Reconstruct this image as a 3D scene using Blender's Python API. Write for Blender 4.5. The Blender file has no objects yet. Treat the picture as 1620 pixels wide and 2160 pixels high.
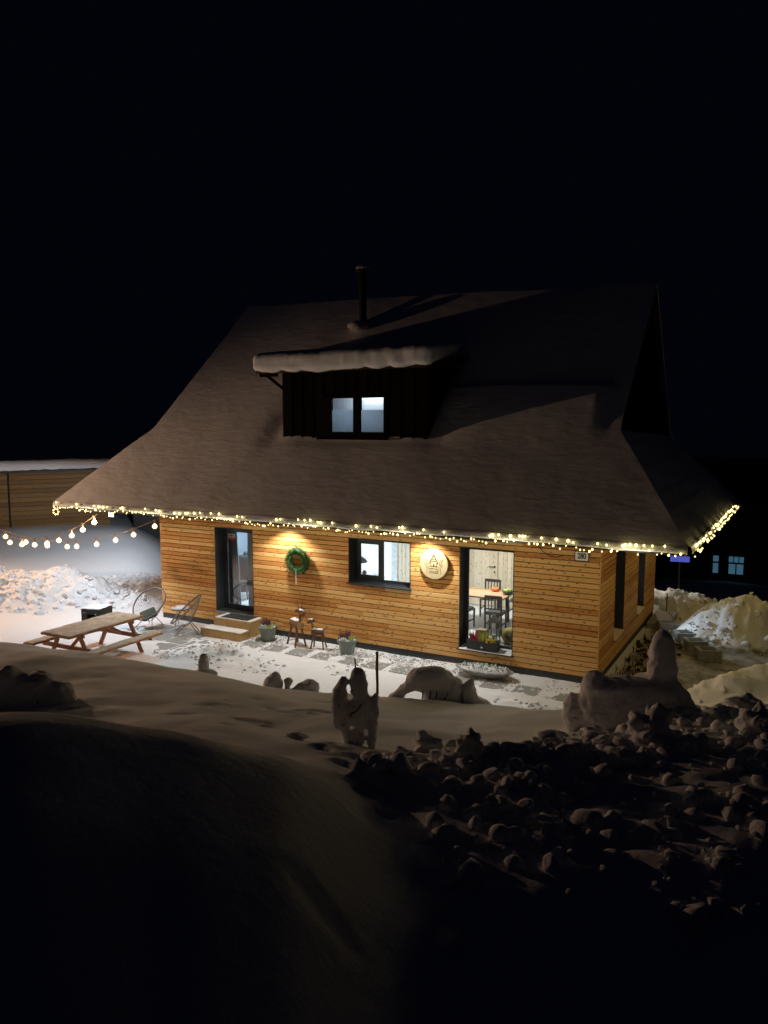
import bpy, bmesh, math, random
import numpy as np
from mathutils import Vector, Matrix
R = math.radians
random.seed(7)
rng = np.random.default_rng(7)
S = bpy.context.scene

# ------------------------------------------------------------------ camera, night sky, exposure
cam_d = bpy.data.cameras.new('camera')
cam = bpy.data.objects.new('camera', cam_d)
S.collection.objects.link(cam)
S.camera = cam
cam.location = (0, 0, 5.2)
cam.rotation_euler = (R(90) - math.atan(185 / 1630), 0, R(28.4))
cam_d.sensor_fit = 'VERTICAL'
cam_d.sensor_height = 36.0
cam_d.lens = 1630 / 2160 * 36.0
cam_d.clip_start = 0.05
cam_d.clip_end = 1500

W = bpy.data.worlds.new('World')
S.world = W
W.use_nodes = True
wn = W.node_tree
bg = wn.nodes['Background']
bg.inputs['Color'].default_value = (0.30, 0.40, 1.0, 1)
bg.inputs['Strength'].default_value = 0.0024          # clear winter night sky

S.view_settings.view_transform = 'Standard'
S.view_settings.look = 'None'
S.view_settings.exposure = 0
S.view_settings.gamma = 1
S.view_settings.use_curve_mapping = False
S.cycles.use_denoising = True
S.cycles.max_bounces = 7
S.cycles.diffuse_bounces = 4
S.cycles.glossy_bounces = 3
S.cycles.transparent_max_bounces = 12
S.cycles.sample_clamp_indirect = 4
S.cycles.caustics_reflective = False
S.cycles.caustics_refractive = False

P_STREET = 2800      # street lamp left of the frame
P_SOFFIT = 185
P_FLOOD = 300
P_YARD = 170
P_GABLE = 480
P_ROOM = 1.35

# ------------------------------------------------------------------ numpy noise
def _hash(ix, iy, seed):
    n = (ix.astype(np.int64) * 374761393 + iy.astype(np.int64) * 668265263 + seed * 1442695041) & 0xffffffff
    n = ((n ^ (n >> 13)) * 1274126177) & 0xffffffff
    return ((n ^ (n >> 16)) & 0xffff) / 65535.0

def vnoise(x, y, seed=0):
    x = np.asarray(x, float); y = np.asarray(y, float)
    ix = np.floor(x); iy = np.floor(y)
    fx = x - ix; fy = y - iy
    fx = fx * fx * fx * (fx * (fx * 6 - 15) + 10); fy = fy * fy * fy * (fy * (fy * 6 - 15) + 10)
    a = _hash(ix, iy, seed); b = _hash(ix + 1, iy, seed); c = _hash(ix, iy + 1, seed); d = _hash(ix + 1, iy + 1, seed)
    return (a + (b - a) * fx) * (1 - fy) + (c + (d - c) * fx) * fy

def fbm(x, y, seed=0, octs=4):
    s = 0; a = 1; t = 0
    for k in range(octs):
        s = s + a * vnoise(x * 2 ** k + 17.3 * k, y * 2 ** k - 9.1 * k, seed + k); t += a; a *= .5
    return s / t * 2 - 1

def sst(a, b, x):
    t = np.clip((x - a) / (b - a), 0, 1)
    return t * t * (3 - 2 * t)

# ------------------------------------------------------------------ materials
def mat(name, color=(.5, .5, .5), rough=.6, metal=0, emis=None, estr=0, bump=0, bscale=40, vary=0, detail=4, spec=None):
    m = bpy.data.materials.new(name); m.use_nodes = True
    nt = m.node_tree; b = nt.nodes['Principled BSDF']
    b.inputs['Base Color'].default_value = (*color, 1)
    b.inputs['Roughness'].default_value = rough
    b.inputs['Metallic'].default_value = metal
    if spec is not None: b.inputs['Specular IOR Level'].default_value = spec
    if emis:
        b.inputs['Emission Color'].default_value = (*emis, 1)
        b.inputs['Emission Strength'].default_value = estr
    if bump or vary:
        g = nt.nodes.new('ShaderNodeTexCoord')
        n = nt.nodes.new('ShaderNodeTexNoise'); n.inputs['Scale'].default_value = bscale; n.inputs['Detail'].default_value = detail
        nt.links.new(g.outputs['Object'], n.inputs['Vector'])
        if bump:
            bp = nt.nodes.new('ShaderNodeBump'); bp.inputs['Strength'].default_value = bump; bp.inputs['Distance'].default_value = .02
            nt.links.new(n.outputs['Fac'], bp.inputs['Height']); nt.links.new(bp.outputs['Normal'], b.inputs['Normal'])
        if vary:
            n2 = nt.nodes.new('ShaderNodeTexNoise'); n2.inputs['Scale'].default_value = bscale * .3; n2.inputs['Detail'].default_value = 5
            nt.links.new(g.outputs['Object'], n2.inputs['Vector'])
            cr = nt.nodes.new('ShaderNodeValToRGB')
            cr.color_ramp.elements[0].position = .3; cr.color_ramp.elements[1].position = .7
            cr.color_ramp.elements[0].color = (*[max(0, c * (1 - vary)) for c in color], 1)
            cr.color_ramp.elements[1].color = (*[min(1, c * (1 + vary)) for c in color], 1)
            nt.links.new(n2.outputs['Fac'], cr.inputs['Fac']); nt.links.new(cr.outputs['Color'], b.inputs['Base Color'])
    return m

def snow_mat(name, base=(.80, .82, .86), ripple=None, bump=.5, dirt=False):
    m = bpy.data.materials.new(name); m.use_nodes = True
    nt = m.node_tree; b = nt.nodes['Principled BSDF']; L = nt.links
    b.inputs['Base Color'].default_value = (*base, 1); b.inputs['Roughness'].default_value = .75
    b.inputs['Specular IOR Level'].default_value = .25
    g = nt.nodes.new('ShaderNodeNewGeometry')
    n1 = nt.nodes.new('ShaderNodeTexNoise'); n1.inputs['Scale'].default_value = 9; n1.inputs['Detail'].default_value = 9; n1.inputs['Roughness'].default_value = .65
    L.new(g.outputs['Position'], n1.inputs['Vector'])
    bp = nt.nodes.new('ShaderNodeBump'); bp.inputs['Strength'].default_value = bump; bp.inputs['Distance'].default_value = .03
    L.new(n1.outputs['Fac'], bp.inputs['Height'])
    out = bp
    if ripple:
        mp = nt.nodes.new('ShaderNodeMapping'); mp.inputs['Scale'].default_value = ripple; mp.inputs['Rotation'].default_value = (0, 0, R(9))
        L.new(g.outputs['Position'], mp.inputs['Vector'])
        n2 = nt.nodes.new('ShaderNodeTexNoise'); n2.inputs['Scale'].default_value = 1; n2.inputs['Detail'].default_value = 5; n2.inputs['Distortion'].default_value = .6
        L.new(mp.outputs['Vector'], n2.inputs['Vector'])
        b2 = nt.nodes.new('ShaderNodeBump'); b2.inputs['Strength'].default_value = .32; b2.inputs['Distance'].default_value = .035
        L.new(n2.outputs['Fac'], b2.inputs['Height']); L.new(bp.outputs['Normal'], b2.inputs['Normal']); out = b2
    L.new(out.outputs['Normal'], b.inputs['Normal'])
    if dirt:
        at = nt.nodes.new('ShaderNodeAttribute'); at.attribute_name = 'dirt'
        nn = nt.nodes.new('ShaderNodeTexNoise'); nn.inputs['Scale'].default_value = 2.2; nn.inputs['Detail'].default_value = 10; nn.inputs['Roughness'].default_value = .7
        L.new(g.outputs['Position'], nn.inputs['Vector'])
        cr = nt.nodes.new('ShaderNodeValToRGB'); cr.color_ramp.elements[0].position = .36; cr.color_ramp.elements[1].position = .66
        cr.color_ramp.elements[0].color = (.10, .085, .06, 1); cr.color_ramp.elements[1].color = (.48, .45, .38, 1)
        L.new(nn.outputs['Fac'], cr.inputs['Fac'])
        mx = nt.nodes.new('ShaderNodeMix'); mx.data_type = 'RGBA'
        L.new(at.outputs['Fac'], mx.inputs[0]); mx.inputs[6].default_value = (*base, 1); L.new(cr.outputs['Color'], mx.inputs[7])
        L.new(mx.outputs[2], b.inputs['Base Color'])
    return m

def wood_mat(name, c_dark, c_mid, c_light, knots=1.0, axis='X', rough=.62, grain=1.0, spec=.3):
    """boards with their own tone per object, grain along the given local axis and dark knots"""
    m = bpy.data.materials.new(name); m.use_nodes = True
    nt = m.node_tree; b = nt.nodes['Principled BSDF']; L = nt.links; N = nt.nodes.new
    b.inputs['Roughness'].default_value = rough; b.inputs['Specular IOR Level'].default_value = spec
    tc = N('ShaderNodeTexCoord'); oi = N('ShaderNodeObjectInfo')
    ad = N('ShaderNodeVectorMath'); ad.operation = 'ADD'
    cb = N('ShaderNodeCombineXYZ')
    ml = N('ShaderNodeMath'); ml.operation = 'MULTIPLY'; ml.inputs[1].default_value = 37.0
    L.new(oi.outputs['Random'], ml.inputs[0])
    for k in ('X', 'Y', 'Z'): L.new(ml.outputs[0], cb.inputs[k])
    L.new(tc.outputs['Object'], ad.inputs[0]); L.new(cb.outputs[0], ad.inputs[1])
    sc = {'X': (1.2, 22, 22), 'Y': (22, 1.2, 22), 'Z': (22, 22, 1.2)}[axis]
    mp = N('ShaderNodeMapping'); mp.inputs['Scale'].default_value = sc
    L.new(ad.outputs[0], mp.inputs['Vector'])
    n = N('ShaderNodeTexNoise'); n.inputs['Scale'].default_value = 1.6; n.inputs['Detail'].default_value = 6; n.inputs['Distortion'].default_value = .5
    L.new(mp.outputs[0], n.inputs['Vector'])
    # board tone
    cr = N('ShaderNodeValToRGB'); e = cr.color_ramp.elements
    e[0].position = 0; e[0].color = (*c_dark, 1); e[1].position = 1; e[1].color = (*c_light, 1)
    mid = cr.color_ramp.elements.new(.35); mid.color = (*c_mid, 1)
    mr = N('ShaderNodeMath'); mr.operation = 'MULTIPLY_ADD'; mr.inputs[1].default_value = .75 * grain; 
    sub = N('ShaderNodeMath'); sub.operation = 'SUBTRACT'; sub.inputs[1].default_value = .40 * grain
    rs = N('ShaderNodeMath'); rs.operation = 'MULTIPLY_ADD'; rs.inputs[1].default_value = .95; rs.inputs[2].default_value = .02; L.new(oi.outputs['Random'], rs.inputs[0]); L.new(rs.outputs[0], sub.inputs[0]); L.new(n.outputs['Fac'], mr.inputs[0]); L.new(sub.outputs[0], mr.inputs[2])
    L.new(mr.outputs[0], cr.inputs['Fac'])
    # knots
    sk = {'X': (7.0, 14, 14), 'Y': (14, 7.0, 14), 'Z': (14, 14, 7.0)}[axis]
    m2 = N('ShaderNodeMapping'); m2.inputs['Scale'].default_value = sk
    L.new(ad.outputs[0], m2.inputs['Vector'])
    v = N('ShaderNodeTexVoronoi'); v.inputs['Scale'].default_value = 1.0; v.inputs['Randomness'].default_value = 1.0
    L.new(m2.outputs[0], v.inputs['Vector'])
    k1 = N('ShaderNodeMapRange'); k1.inputs[1].default_value = .13; k1.inputs[2].default_value = .28; k1.inputs[3].default_value = knots; k1.inputs[4].default_value = 0
    L.new(v.outputs['Distance'], k1.inputs[0])
    mx = N('ShaderNodeMix'); mx.data_type = 'RGBA'
    L.new(k1.outputs[0], mx.inputs[0]); L.new(cr.outputs['Color'], mx.inputs[6]); mx.inputs[7].default_value = (c_dark[0] * .28, c_dark[1] * .24, c_dark[2] * .22, 1)
    L.new(mx.outputs[2], b.inputs['Base Color'])
    bp = N('ShaderNodeBump'); bp.inputs['Strength'].default_value = .35; bp.inputs['Distance'].default_value = .004
    L.new(n.outputs['Fac'], bp.inputs['Height']); L.new(bp.outputs['Normal'], b.inputs['Normal'])
    return m

M = {}
M['snow'] = snow_mat('snow')
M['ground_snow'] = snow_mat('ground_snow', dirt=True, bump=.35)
M['roof_snow'] = snow_mat('roof_snow', ripple=(2.2, 8.5, 8.5), bump=.15)
M['crusty'] = snow_mat('crusty_snow', bump=.9)
M['larch'] = wood_mat('larch_cladding', (.48, .20, .05), (.64, .335, .098), (.75, .48, .19), knots=.85)
M['dark_boards'] = wood_mat('dark_stained_boards', (.006, .005, .0035), (.008, .0065, .0045), (.011, .009, .006), knots=.2, axis='Z', rough=.9, spec=.04)
M['barn'] = wood_mat('weathered_barn_boards', (.15, .075, .022), (.20, .105, .033), (.26, .15, .05), knots=.4)
M['step_wood'] = wood_mat('step_timber', (.38, .23, .09), (.48, .31, .13), (.56, .38, .17), knots=.6)
M['table_wood'] = wood_mat('brown_stained_timber', (.30, .13, .06), (.36, .17, .08), (.42, .21, .10), knots=.3)
M['log'] = mat('bark_log', (.16, .072, .032), .85, bump=.8, bscale=35, vary=.35)
M['log_cut'] = mat('cut_log', (.42, .24, .11), .8, bump=.3, bscale=50, vary=.2)
M['pine'] = wood_mat('pale_pine_panel', (.52, .44, .32), (.60, .52, .39), (.66, .58, .45), knots=.55, axis='Z', grain=.6)
M['anthracite'] = mat('anthracite_metal', (.028, .031, .036), .42, bump=.05, bscale=80)
M['black_metal'] = mat('black_powder_coat', (.014, .015, .016), .5, bump=.1, bscale=90)
M['membrane'] = mat('black_membrane', (.02, .012, .008), .9, bump=.1)
M['plinth'] = mat('plinth_render', (.05, .052, .055), .9, bump=.4, bscale=60, vary=.15)
M['white_plaster'] = mat('white_plaster', (.78, .79, .80), .8, bump=.1, bscale=60)
M['blue_plaster'] = mat('greyblue_plaster', (.36, .42, .48), .85, bump=.1, bscale=60, vary=.1)
M['floor'] = mat('pale_floor_tile', (.60, .62, .64), .35, bump=.05, vary=.1)
M['slab'] = mat('concrete_slab', (.30, .31, .31), .85, bump=.5, bscale=55, vary=.25)
M['edge'] = mat('dark_edging', (.06, .065, .06), .8, bump=.2, vary=.2)
M['gravel'] = mat('gravel_stone', (.30, .30, .29), .8, bump=.3, vary=.3)
M['pot'] = mat('sage_grey_plastic_pot', (.19, .235, .205), .5, bump=.08, bscale=50)
M['soil'] = mat('soil', (.045, .032, .022), .95, bump=.8, vary=.3)
M['heather'] = mat('purple_heather', (.17, .06, .10), .7, vary=.4, bscale=60)
M['silver_leaf'] = mat('silver_foliage', (.50, .53, .52), .75, vary=.2)
M['green_leaf'] = mat('green_foliage', (.055, .12, .03), .6, vary=.4, bscale=60)
M['lime_leaf'] = mat('yellowgreen_foliage', (.42, .45, .10), .6, vary=.3)
M['fir'] = mat('fir_green', (.035, .105, .022), .65, vary=.5, bscale=30)
M['yellow_petal'] = mat('yellow_petals', (.72, .46, .03), .6, vary=.3, bscale=80)
M['red_petal'] = mat('crimson_heather', (.36, .03, .07), .6, vary=.3)
M['planter'] = mat('charcoal_planter', (.035, .038, .042), .5, bump=.2, bscale=70)
M['rattan'] = mat('grey_plastic_cord', (.13, .13, .12), .5, bump=.1)
M['cushion'] = mat('olive_grey_fabric', (.07, .072, .058), .95, bump=.5, bscale=180)
M['dark_fabric'] = mat('brown_velvet', (.05, .042, .04), .9, bump=.3, bscale=120, vary=.2)
M['curtain'] = mat('grey_curtain', (.24, .24, .24), .9, bump=.3, bscale=120)
M['dark_wood'] = mat('black_stained_wood', (.022, .019, .020), .5, bump=.1, bscale=50)
M['table_top_in'] = wood_mat('oiled_oak', (.26, .15, .08), (.34, .21, .12), (.42, .28, .17), knots=.2)
M['orange'] = mat('orange_pumpkin', (.70, .15, .03), .5, vary=.2)
M['white_gloss'] = mat('white_enamel', (.82, .82, .80), .25, bump=.02)
M['ink'] = mat('black_enamel', (.012, .012, .014), .3, bump=.02)
M['red_print'] = mat('red_print', (.62, .03, .05), .5, bump=.02)
M['sign_wood'] = wood_mat('glued_pine_disc', (.30, .22, .10), (.38, .29, .15), (.46, .37, .21), knots=.0, axis='Z', grain=.8)
M['burnt'] = mat('burnt_engraving', (.09, .05, .015), .8, bump=.1)
M['ribbon'] = mat('cream_ribbon', (.70, .66, .56), .7, bump=.1)
M['cable'] = mat('black_rubber_cable', (.02, .02, .02), .6, bump=.05)
M['rope'] = mat('jute_wrapped_cable', (.30, .20, .11), .9, bump=.4, bscale=120)
M['mat_rubber'] = mat('rubber_mat', (.04, .045, .045), .8, bump=.6, bscale=30, vary=.3)
M['chrome'] = mat('brushed_steel', (.45, .45, .45), .3, metal=.9, bump=.02)
M['lid_yellow'] = mat('mustard_wool', (.55, .42, .10), .95, bump=.5, bscale=90)
M['cardboard'] = mat('cardboard', (.42, .34, .20), .85, vary=.1)
M['neighbour'] = mat('neighbour_render', (.06, .062, .055), .9, bump=.2, vary=.15)
M['fairy'] = mat('fairy_bulb', (1, .9, .6), .4, emis=(1.0, .76, .26), estr=4.6)
M['fairy_dim'] = mat('fairy_bulb_dim', (1, .9, .6), .4, emis=(1.0, .80, .34), estr=2.6)
M['festoon'] = mat('festoon_bulb', (1, .8, .6), .4, emis=(1.0, .60, .30), estr=3.4)
M['lamp_glass'] = mat('lamp_diffuser', (1, .9, .8), .4, emis=(1.0, .72, .45), estr=12)
M['lamp_white'] = mat('lamp_diffuser_white', (1, 1, 1), .4, emis=(.86, .93, 1.0), estr=6)
M['blue_lit'] = mat('blue_lit_panel', (.1, .12, .5), .5, emis=(.10, .13, .75), estr=.55)
M['far_window'] = mat('far_window_glow', (.1, .2, .3), .5, emis=(.12, .32, .48), estr=.28, vary=.2, bscale=3)

def frosted():
    m = bpy.data.materials.new('frosted_foil'); m.use_nodes = True; nt = m.node_tree; L = nt.links
    for n in list(nt.nodes):
        if n.type == 'BSDF_PRINCIPLED': nt.nodes.remove(n)
    o = [n for n in nt.nodes if n.type == 'OUTPUT_MATERIAL'][0]
    t = nt.nodes.new('ShaderNodeBsdfTranslucent'); t.inputs[0].default_value = (.72, .78, .84, 1)
    d = nt.nodes.new('ShaderNodeBsdfDiffuse'); d.inputs[0].default_value = (.5, .53, .56, 1)
    mx = nt.nodes.new('ShaderNodeMixShader'); mx.inputs[0].default_value = .25
    L.new(t.outputs[0], mx.inputs[1]); L.new(d.outputs[0], mx.inputs[2]); L.new(mx.outputs[0], o.inputs[0])
    return m
M['frost'] = frosted()
def glass():
    m = bpy.data.materials.new('window_glass'); m.use_nodes = True; nt = m.node_tree; L = nt.links
    for n in list(nt.nodes):
        if n.type == 'BSDF_PRINCIPLED': nt.nodes.remove(n)
    o = [n for n in nt.nodes if n.type == 'OUTPUT_MATERIAL'][0]
    t = nt.nodes.new('ShaderNodeBsdfTransparent'); t.inputs[0].default_value = (.93, .95, .96, 1)
    gl = nt.nodes.new('ShaderNodeBsdfGlossy'); gl.inputs['Roughness'].default_value = .02
    fr = nt.nodes.new('ShaderNodeFresnel'); fr.inputs['IOR'].default_value = 1.45
    mx = nt.nodes.new('ShaderNodeMixShader')
    L.new(fr.outputs[0], mx.inputs[0]); L.new(t.outputs[0], mx.inputs[1]); L.new(gl.outputs[0], mx.inputs[2]); L.new(mx.outputs[0], o.inputs[0])
    return m
M['glass'] = glass()
def dusted():
    m = mat('snow_dusted_wood', (.5, .4, .3), .8, bump=.4, bscale=60); nt = m.node_tree; b = nt.nodes['Principled BSDF']
    g = nt.nodes.new('ShaderNodeNewGeometry'); n = nt.nodes.new('ShaderNodeTexNoise'); n.inputs['Scale'].default_value = 5; n.inputs['Detail'].default_value = 9; n.inputs['Roughness'].default_value = .7
    nt.links.new(g.outputs['Position'], n.inputs['Vector'])
    cr = nt.nodes.new('ShaderNodeValToRGB'); cr.color_ramp.elements[0].position = .38; cr.color_ramp.elements[1].position = .62
    cr.color_ramp.elements[0].color = (.46, .30, .16, 1); cr.color_ramp.elements[1].color = (.66, .55, .42, 1)
    nt.links.new(n.outputs['Fac'], cr.inputs['Fac']); nt.links.new(cr.outputs['Color'], b.inputs['Base Color']); return m
M['dusted'] = dusted()

# ------------------------------------------------------------------ object helpers
def link(o): S.collection.objects.link(o); return o

def thing(name, label, cat, loc=(0, 0, 0), group=None, rotz=0):
    o = bpy.data.objects.new(name, None); link(o)
    o.location = loc; o.rotation_euler = (0, 0, rotz); o.empty_display_size = .1
    o['label'] = label; o['category'] = cat
    if group: o['group'] = group
    return o

class MB:
    """collects primitives in one bmesh; coordinates are local to the parent thing"""
    def __init__(s): s.bm = bmesh.new()
    def box(s, a, b, bev=0, rot=None, piv=None):
        c = [(a[i] + b[i]) / 2 for i in range(3)]; d = [abs(b[i] - a[i]) for i in range(3)]
        r = bmesh.ops.create_cube(s.bm, size=1)
        vs = r['verts']
        bmesh.ops.scale(s.bm, vec=d, verts=vs); bmesh.ops.translate(s.bm, vec=c, verts=vs)
        if bev:
            es = list({e for v in vs for e in v.link_edges})
            rr = bmesh.ops.bevel(s.bm, geom=es, offset=bev, segments=1, affect='EDGES')
            vs = list({v for f in rr['faces'] for v in f.verts} | {v for v in vs if v.is_valid})
        if rot: bmesh.ops.rotate(s.bm, cent=piv or c, matrix=rot, verts=vs)
        return s
    def beam(s, p, q, w, h, bev=0):
        """rectangular bar from p to q, w across, h in its upward direction"""
        p = Vector(p); q = Vector(q); d = q - p; L = d.length
        r = bmesh.ops.create_cube(s.bm, size=1); vs = r['verts']
        bmesh.ops.scale(s.bm, vec=(w, h, L), verts=vs)
        if bev:
            es = list({e for v in vs for e in v.link_edges})
            rr = bmesh.ops.bevel(s.bm, geom=es, offset=bev, segments=1, affect='EDGES')
            vs = list({v for f in rr['faces'] for v in f.verts} | {v for v in vs if v.is_valid})
        z = d.normalized(); up = Vector((0, 0, 1)) if abs(z.z) < .95 else Vector((0, 1, 0))
        x = z.cross(up).normalized(); y = z.cross(x).normalized()
        m = Matrix((x, y, z)).transposed().to_4x4(); m.translation = (p + q) / 2
        bmesh.ops.transform(s.bm, matrix=m, verts=vs); return s
    def tube(s, pts, r, n=8, cap=True):
        pts = [Vector(p) for p in pts]; rs = r if isinstance(r, (list, tuple)) else [r] * len(pts)
        rings = []; prevx = None
        for i, p in enumerate(pts):
            t = (pts[min(i + 1, len(pts) - 1)] - pts[max(i - 1, 0)]).normalized()
            if prevx is None:
                up = Vector((0, 0, 1)) if abs(t.z) < .9 else Vector((1, 0, 0)); x = t.cross(up).normalized()
            else: x = (prevx - t * prevx.dot(t)).normalized()
            prevx = x; y = t.cross(x)
            rings.append([s.bm.verts.new(p + (x * math.cos(2 * math.pi * k / n) + y * math.sin(2 * math.pi * k / n)) * rs[i]) for k in range(n)])
        for a, b in zip(rings, rings[1:]):
            for k in range(n): s.bm.faces.new((a[k], a[(k + 1) % n], b[(k + 1) % n], b[k]))
        if cap and n > 2:
            s.bm.faces.new(rings[0][::-1]); s.bm.faces.new(rings[-1])
        return s
    def lathe(s, prof, c=(0, 0, 0), n=24, m=None, cap=True):
        rings = []; c = Vector(c)
        for r, z in prof:
            ring = []
            for k in range(n):
                v = Vector((r * math.cos(2 * math.pi * k / n), r * math.sin(2 * math.pi * k / n), z))
                if m: v = m @ v
                ring.append(s.bm.verts.new(c + v))
            rings.append(ring)
        for a, b in zip(rings, rings[1:]):
            for k in range(n): s.bm.faces.new((a[k], a[(k + 1) % n], b[(k + 1) % n], b[k]))
        if cap: s.bm.faces.new(rings[0][::-1]); s.bm.faces.new(rings[-1])
        return s
    def ball(s, c, r, sub=2, rot=None, jit=0):
        rr = bmesh.ops.create_icosphere(s.bm, subdivisions=sub, radius=1); vs = rr['verts']
        r = (r, r, r) if not isinstance(r, (tuple, list)) else r
        if jit:
            for v in vs: v.co *= 1 + random.uniform(-jit, jit)
        bmesh.ops.scale(s.bm, vec=r, verts=vs)
        if rot: bmesh.ops.rotate(s.bm, cent=(0, 0, 0), matrix=rot, verts=vs)
        bmesh.ops.translate(s.bm, vec=c, verts=vs); return s
    def poly(s, pts):
        s.bm.faces.new([s.bm.verts.new(p) for p in pts]); return s
    def prism(s, poly, d):
        """polygon (list of 3D points) extruded by vector d"""
        a = [s.bm.verts.new(p) for p in poly]; b = [s.bm.verts.new(Vector(p) + Vector(d)) for p in poly]
        n = len(a); s.bm.faces.new(a[::-1]); s.bm.faces.new(b)
        for k in range(n): s.bm.faces.new((a[k], a[(k + 1) % n], b[(k + 1) % n], b[k]))
        return s
    def mesh(s, name, m, smooth=False):
        bmesh.ops.recalc_face_normals(s.bm, faces=s.bm.faces)
        me = bpy.data.meshes.new(name); s.bm.to_mesh(me); s.bm.free()
        me.materials.append(m)
        if smooth: me.shade_smooth()
        return me
    def obj(s, name, m, parent=None, smooth=False, label=None, kind=None, loc=None):
        return put(name, s.mesh(name, m, smooth), parent, label, kind, loc)

def put(name, me, parent=None, label=None, kind=None, loc=None, rot=None):
    o = bpy.data.objects.new(name, me); link(o)
    if parent: o.parent = parent
    if loc is not None: o.location = loc
    if rot is not None: o.rotation_euler = rot
    if label: o['label'] = label
    if kind: o['kind'] = kind
    return o

def tag(o, label, cat, group=None, kind=None):
    o['label'] = label; o['category'] = cat
    if group: o['group'] = group
    if kind: o['kind'] = kind
    return o

def dup(root, loc, rotz, label=None):
    r = root.copy(); link(r); r.location = loc; r.rotation_euler = (0, 0, rotz)
    if label: r['label'] = label
    for ch in list(root.children):
        c = ch.copy(); link(c); c.parent = r
        for g in list(ch.children):
            d = g.copy(); link(d); d.parent = c
    return r

def grid_mesh(name, X, Y, Z, m, smooth=True, keep=None):
    ny, nx = X.shape
    me = bpy.data.meshes.new(name)
    co = np.stack([X, Y, Z], -1).reshape(-1, 3).astype(np.float32)
    i = np.arange(nx * ny).reshape(ny, nx)
    q = np.stack([i[:-1, :-1], i[:-1, 1:], i[1:, 1:], i[1:, :-1]], -1).reshape(-1, 4)
    me.vertices.add(len(co)); me.vertices.foreach_set('co', co.ravel())
    me.loops.add(q.size); me.loops.foreach_set('vertex_index', q.ravel().astype(np.int32))
    me.polygons.add(len(q)); me.polygons.foreach_set('loop_start', (np.arange(len(q)) * 4).astype(np.int32))
    me.update(calc_edges=True); me.validate()
    me.materials.append(m)
    if smooth: me.shade_smooth()
    return me

def rounded_box(a, b, r, res, fn=None):
    """soft box between a and b with edge radius r; fn(v) may push points about"""
    mb = MB(); a = Vector(a); b = Vector(b); d = b - a
    n = [max(2, int(abs(d[i]) / res)) for i in range(3)]
    bm = mb.bm
    vmap = {}
    def V(i, j, k):
        key = (i, j, k)
        if key not in vmap:
            p = Vector((a[0] + d[0] * i / n[0], a[1] + d[1] * j / n[1], a[2] + d[2] * k / n[2]))
            c = Vector([min(max(p[t], a[t] + min(r, d[t] * .5)), b[t] - min(r, d[t] * .5)) for t in range(3)])
            o = p - c
            if o.length > 1e-6:
                ex = [min(r, d[t] * .5) for t in range(3)]
                u = Vector([o[t] / ex[t] if ex[t] > 0 else 0 for t in range(3)]); mx = max(abs(t) for t in u)
                u = u.normalized() * mx
                p = c + Vector([u[t] * ex[t] for t in range(3)])
            if fn: p = fn(p)
            vmap[key] = bm.verts.new(p)
        return vmap[key]
    for k in (0, n[2]):
        for i in range(n[0]):
            for j in range(n[1]): bm.faces.new((V(i, j, k), V(i + 1, j, k), V(i + 1, j + 1, k), V(i, j + 1, k)))
    for j in (0, n[1]):
        for i in range(n[0]):
            for k in range(n[2]): bm.faces.new((V(i, j, k), V(i + 1, j, k), V(i + 1, j, k + 1), V(i, j, k + 1)))
    for i in (0, n[0]):
        for j in range(n[1]):
            for k in range(n[2]): bm.faces.new((V(i, j, k), V(i, j + 1, k), V(i, j + 1, k + 1), V(i, j, k + 1)))
    return mb

from mathutils import noise as mnoise
def nz(x, y, s=0): return mnoise.fractal(Vector((x, y, s * 3.17)), 1.0, 2.0, 4) * 1.1

def text_obj(name, body, size, m, parent, loc, rot, depth=.002, label=None, sx=1.0, bold=0):
    c = bpy.data.curves.new(name, 'FONT'); c.body = body; c.size = size; c.extrude = depth
    c.align_x = 'CENTER'; c.align_y = 'CENTER'; c.offset = bold
    c.materials.append(m)
    tmp = bpy.data.objects.new('t', c); link(tmp); bpy.context.view_layer.update()
    me = bpy.data.meshes.new_from_object(tmp.evaluated_get(bpy.context.evaluated_depsgraph_get()))
    bpy.data.objects.remove(tmp); bpy.data.curves.remove(c)
    if not me.materials: me.materials.append(m)
    o = put(name, me, parent, loc=loc, rot=rot); o.scale = (sx, 1, 1)
    return o

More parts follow.
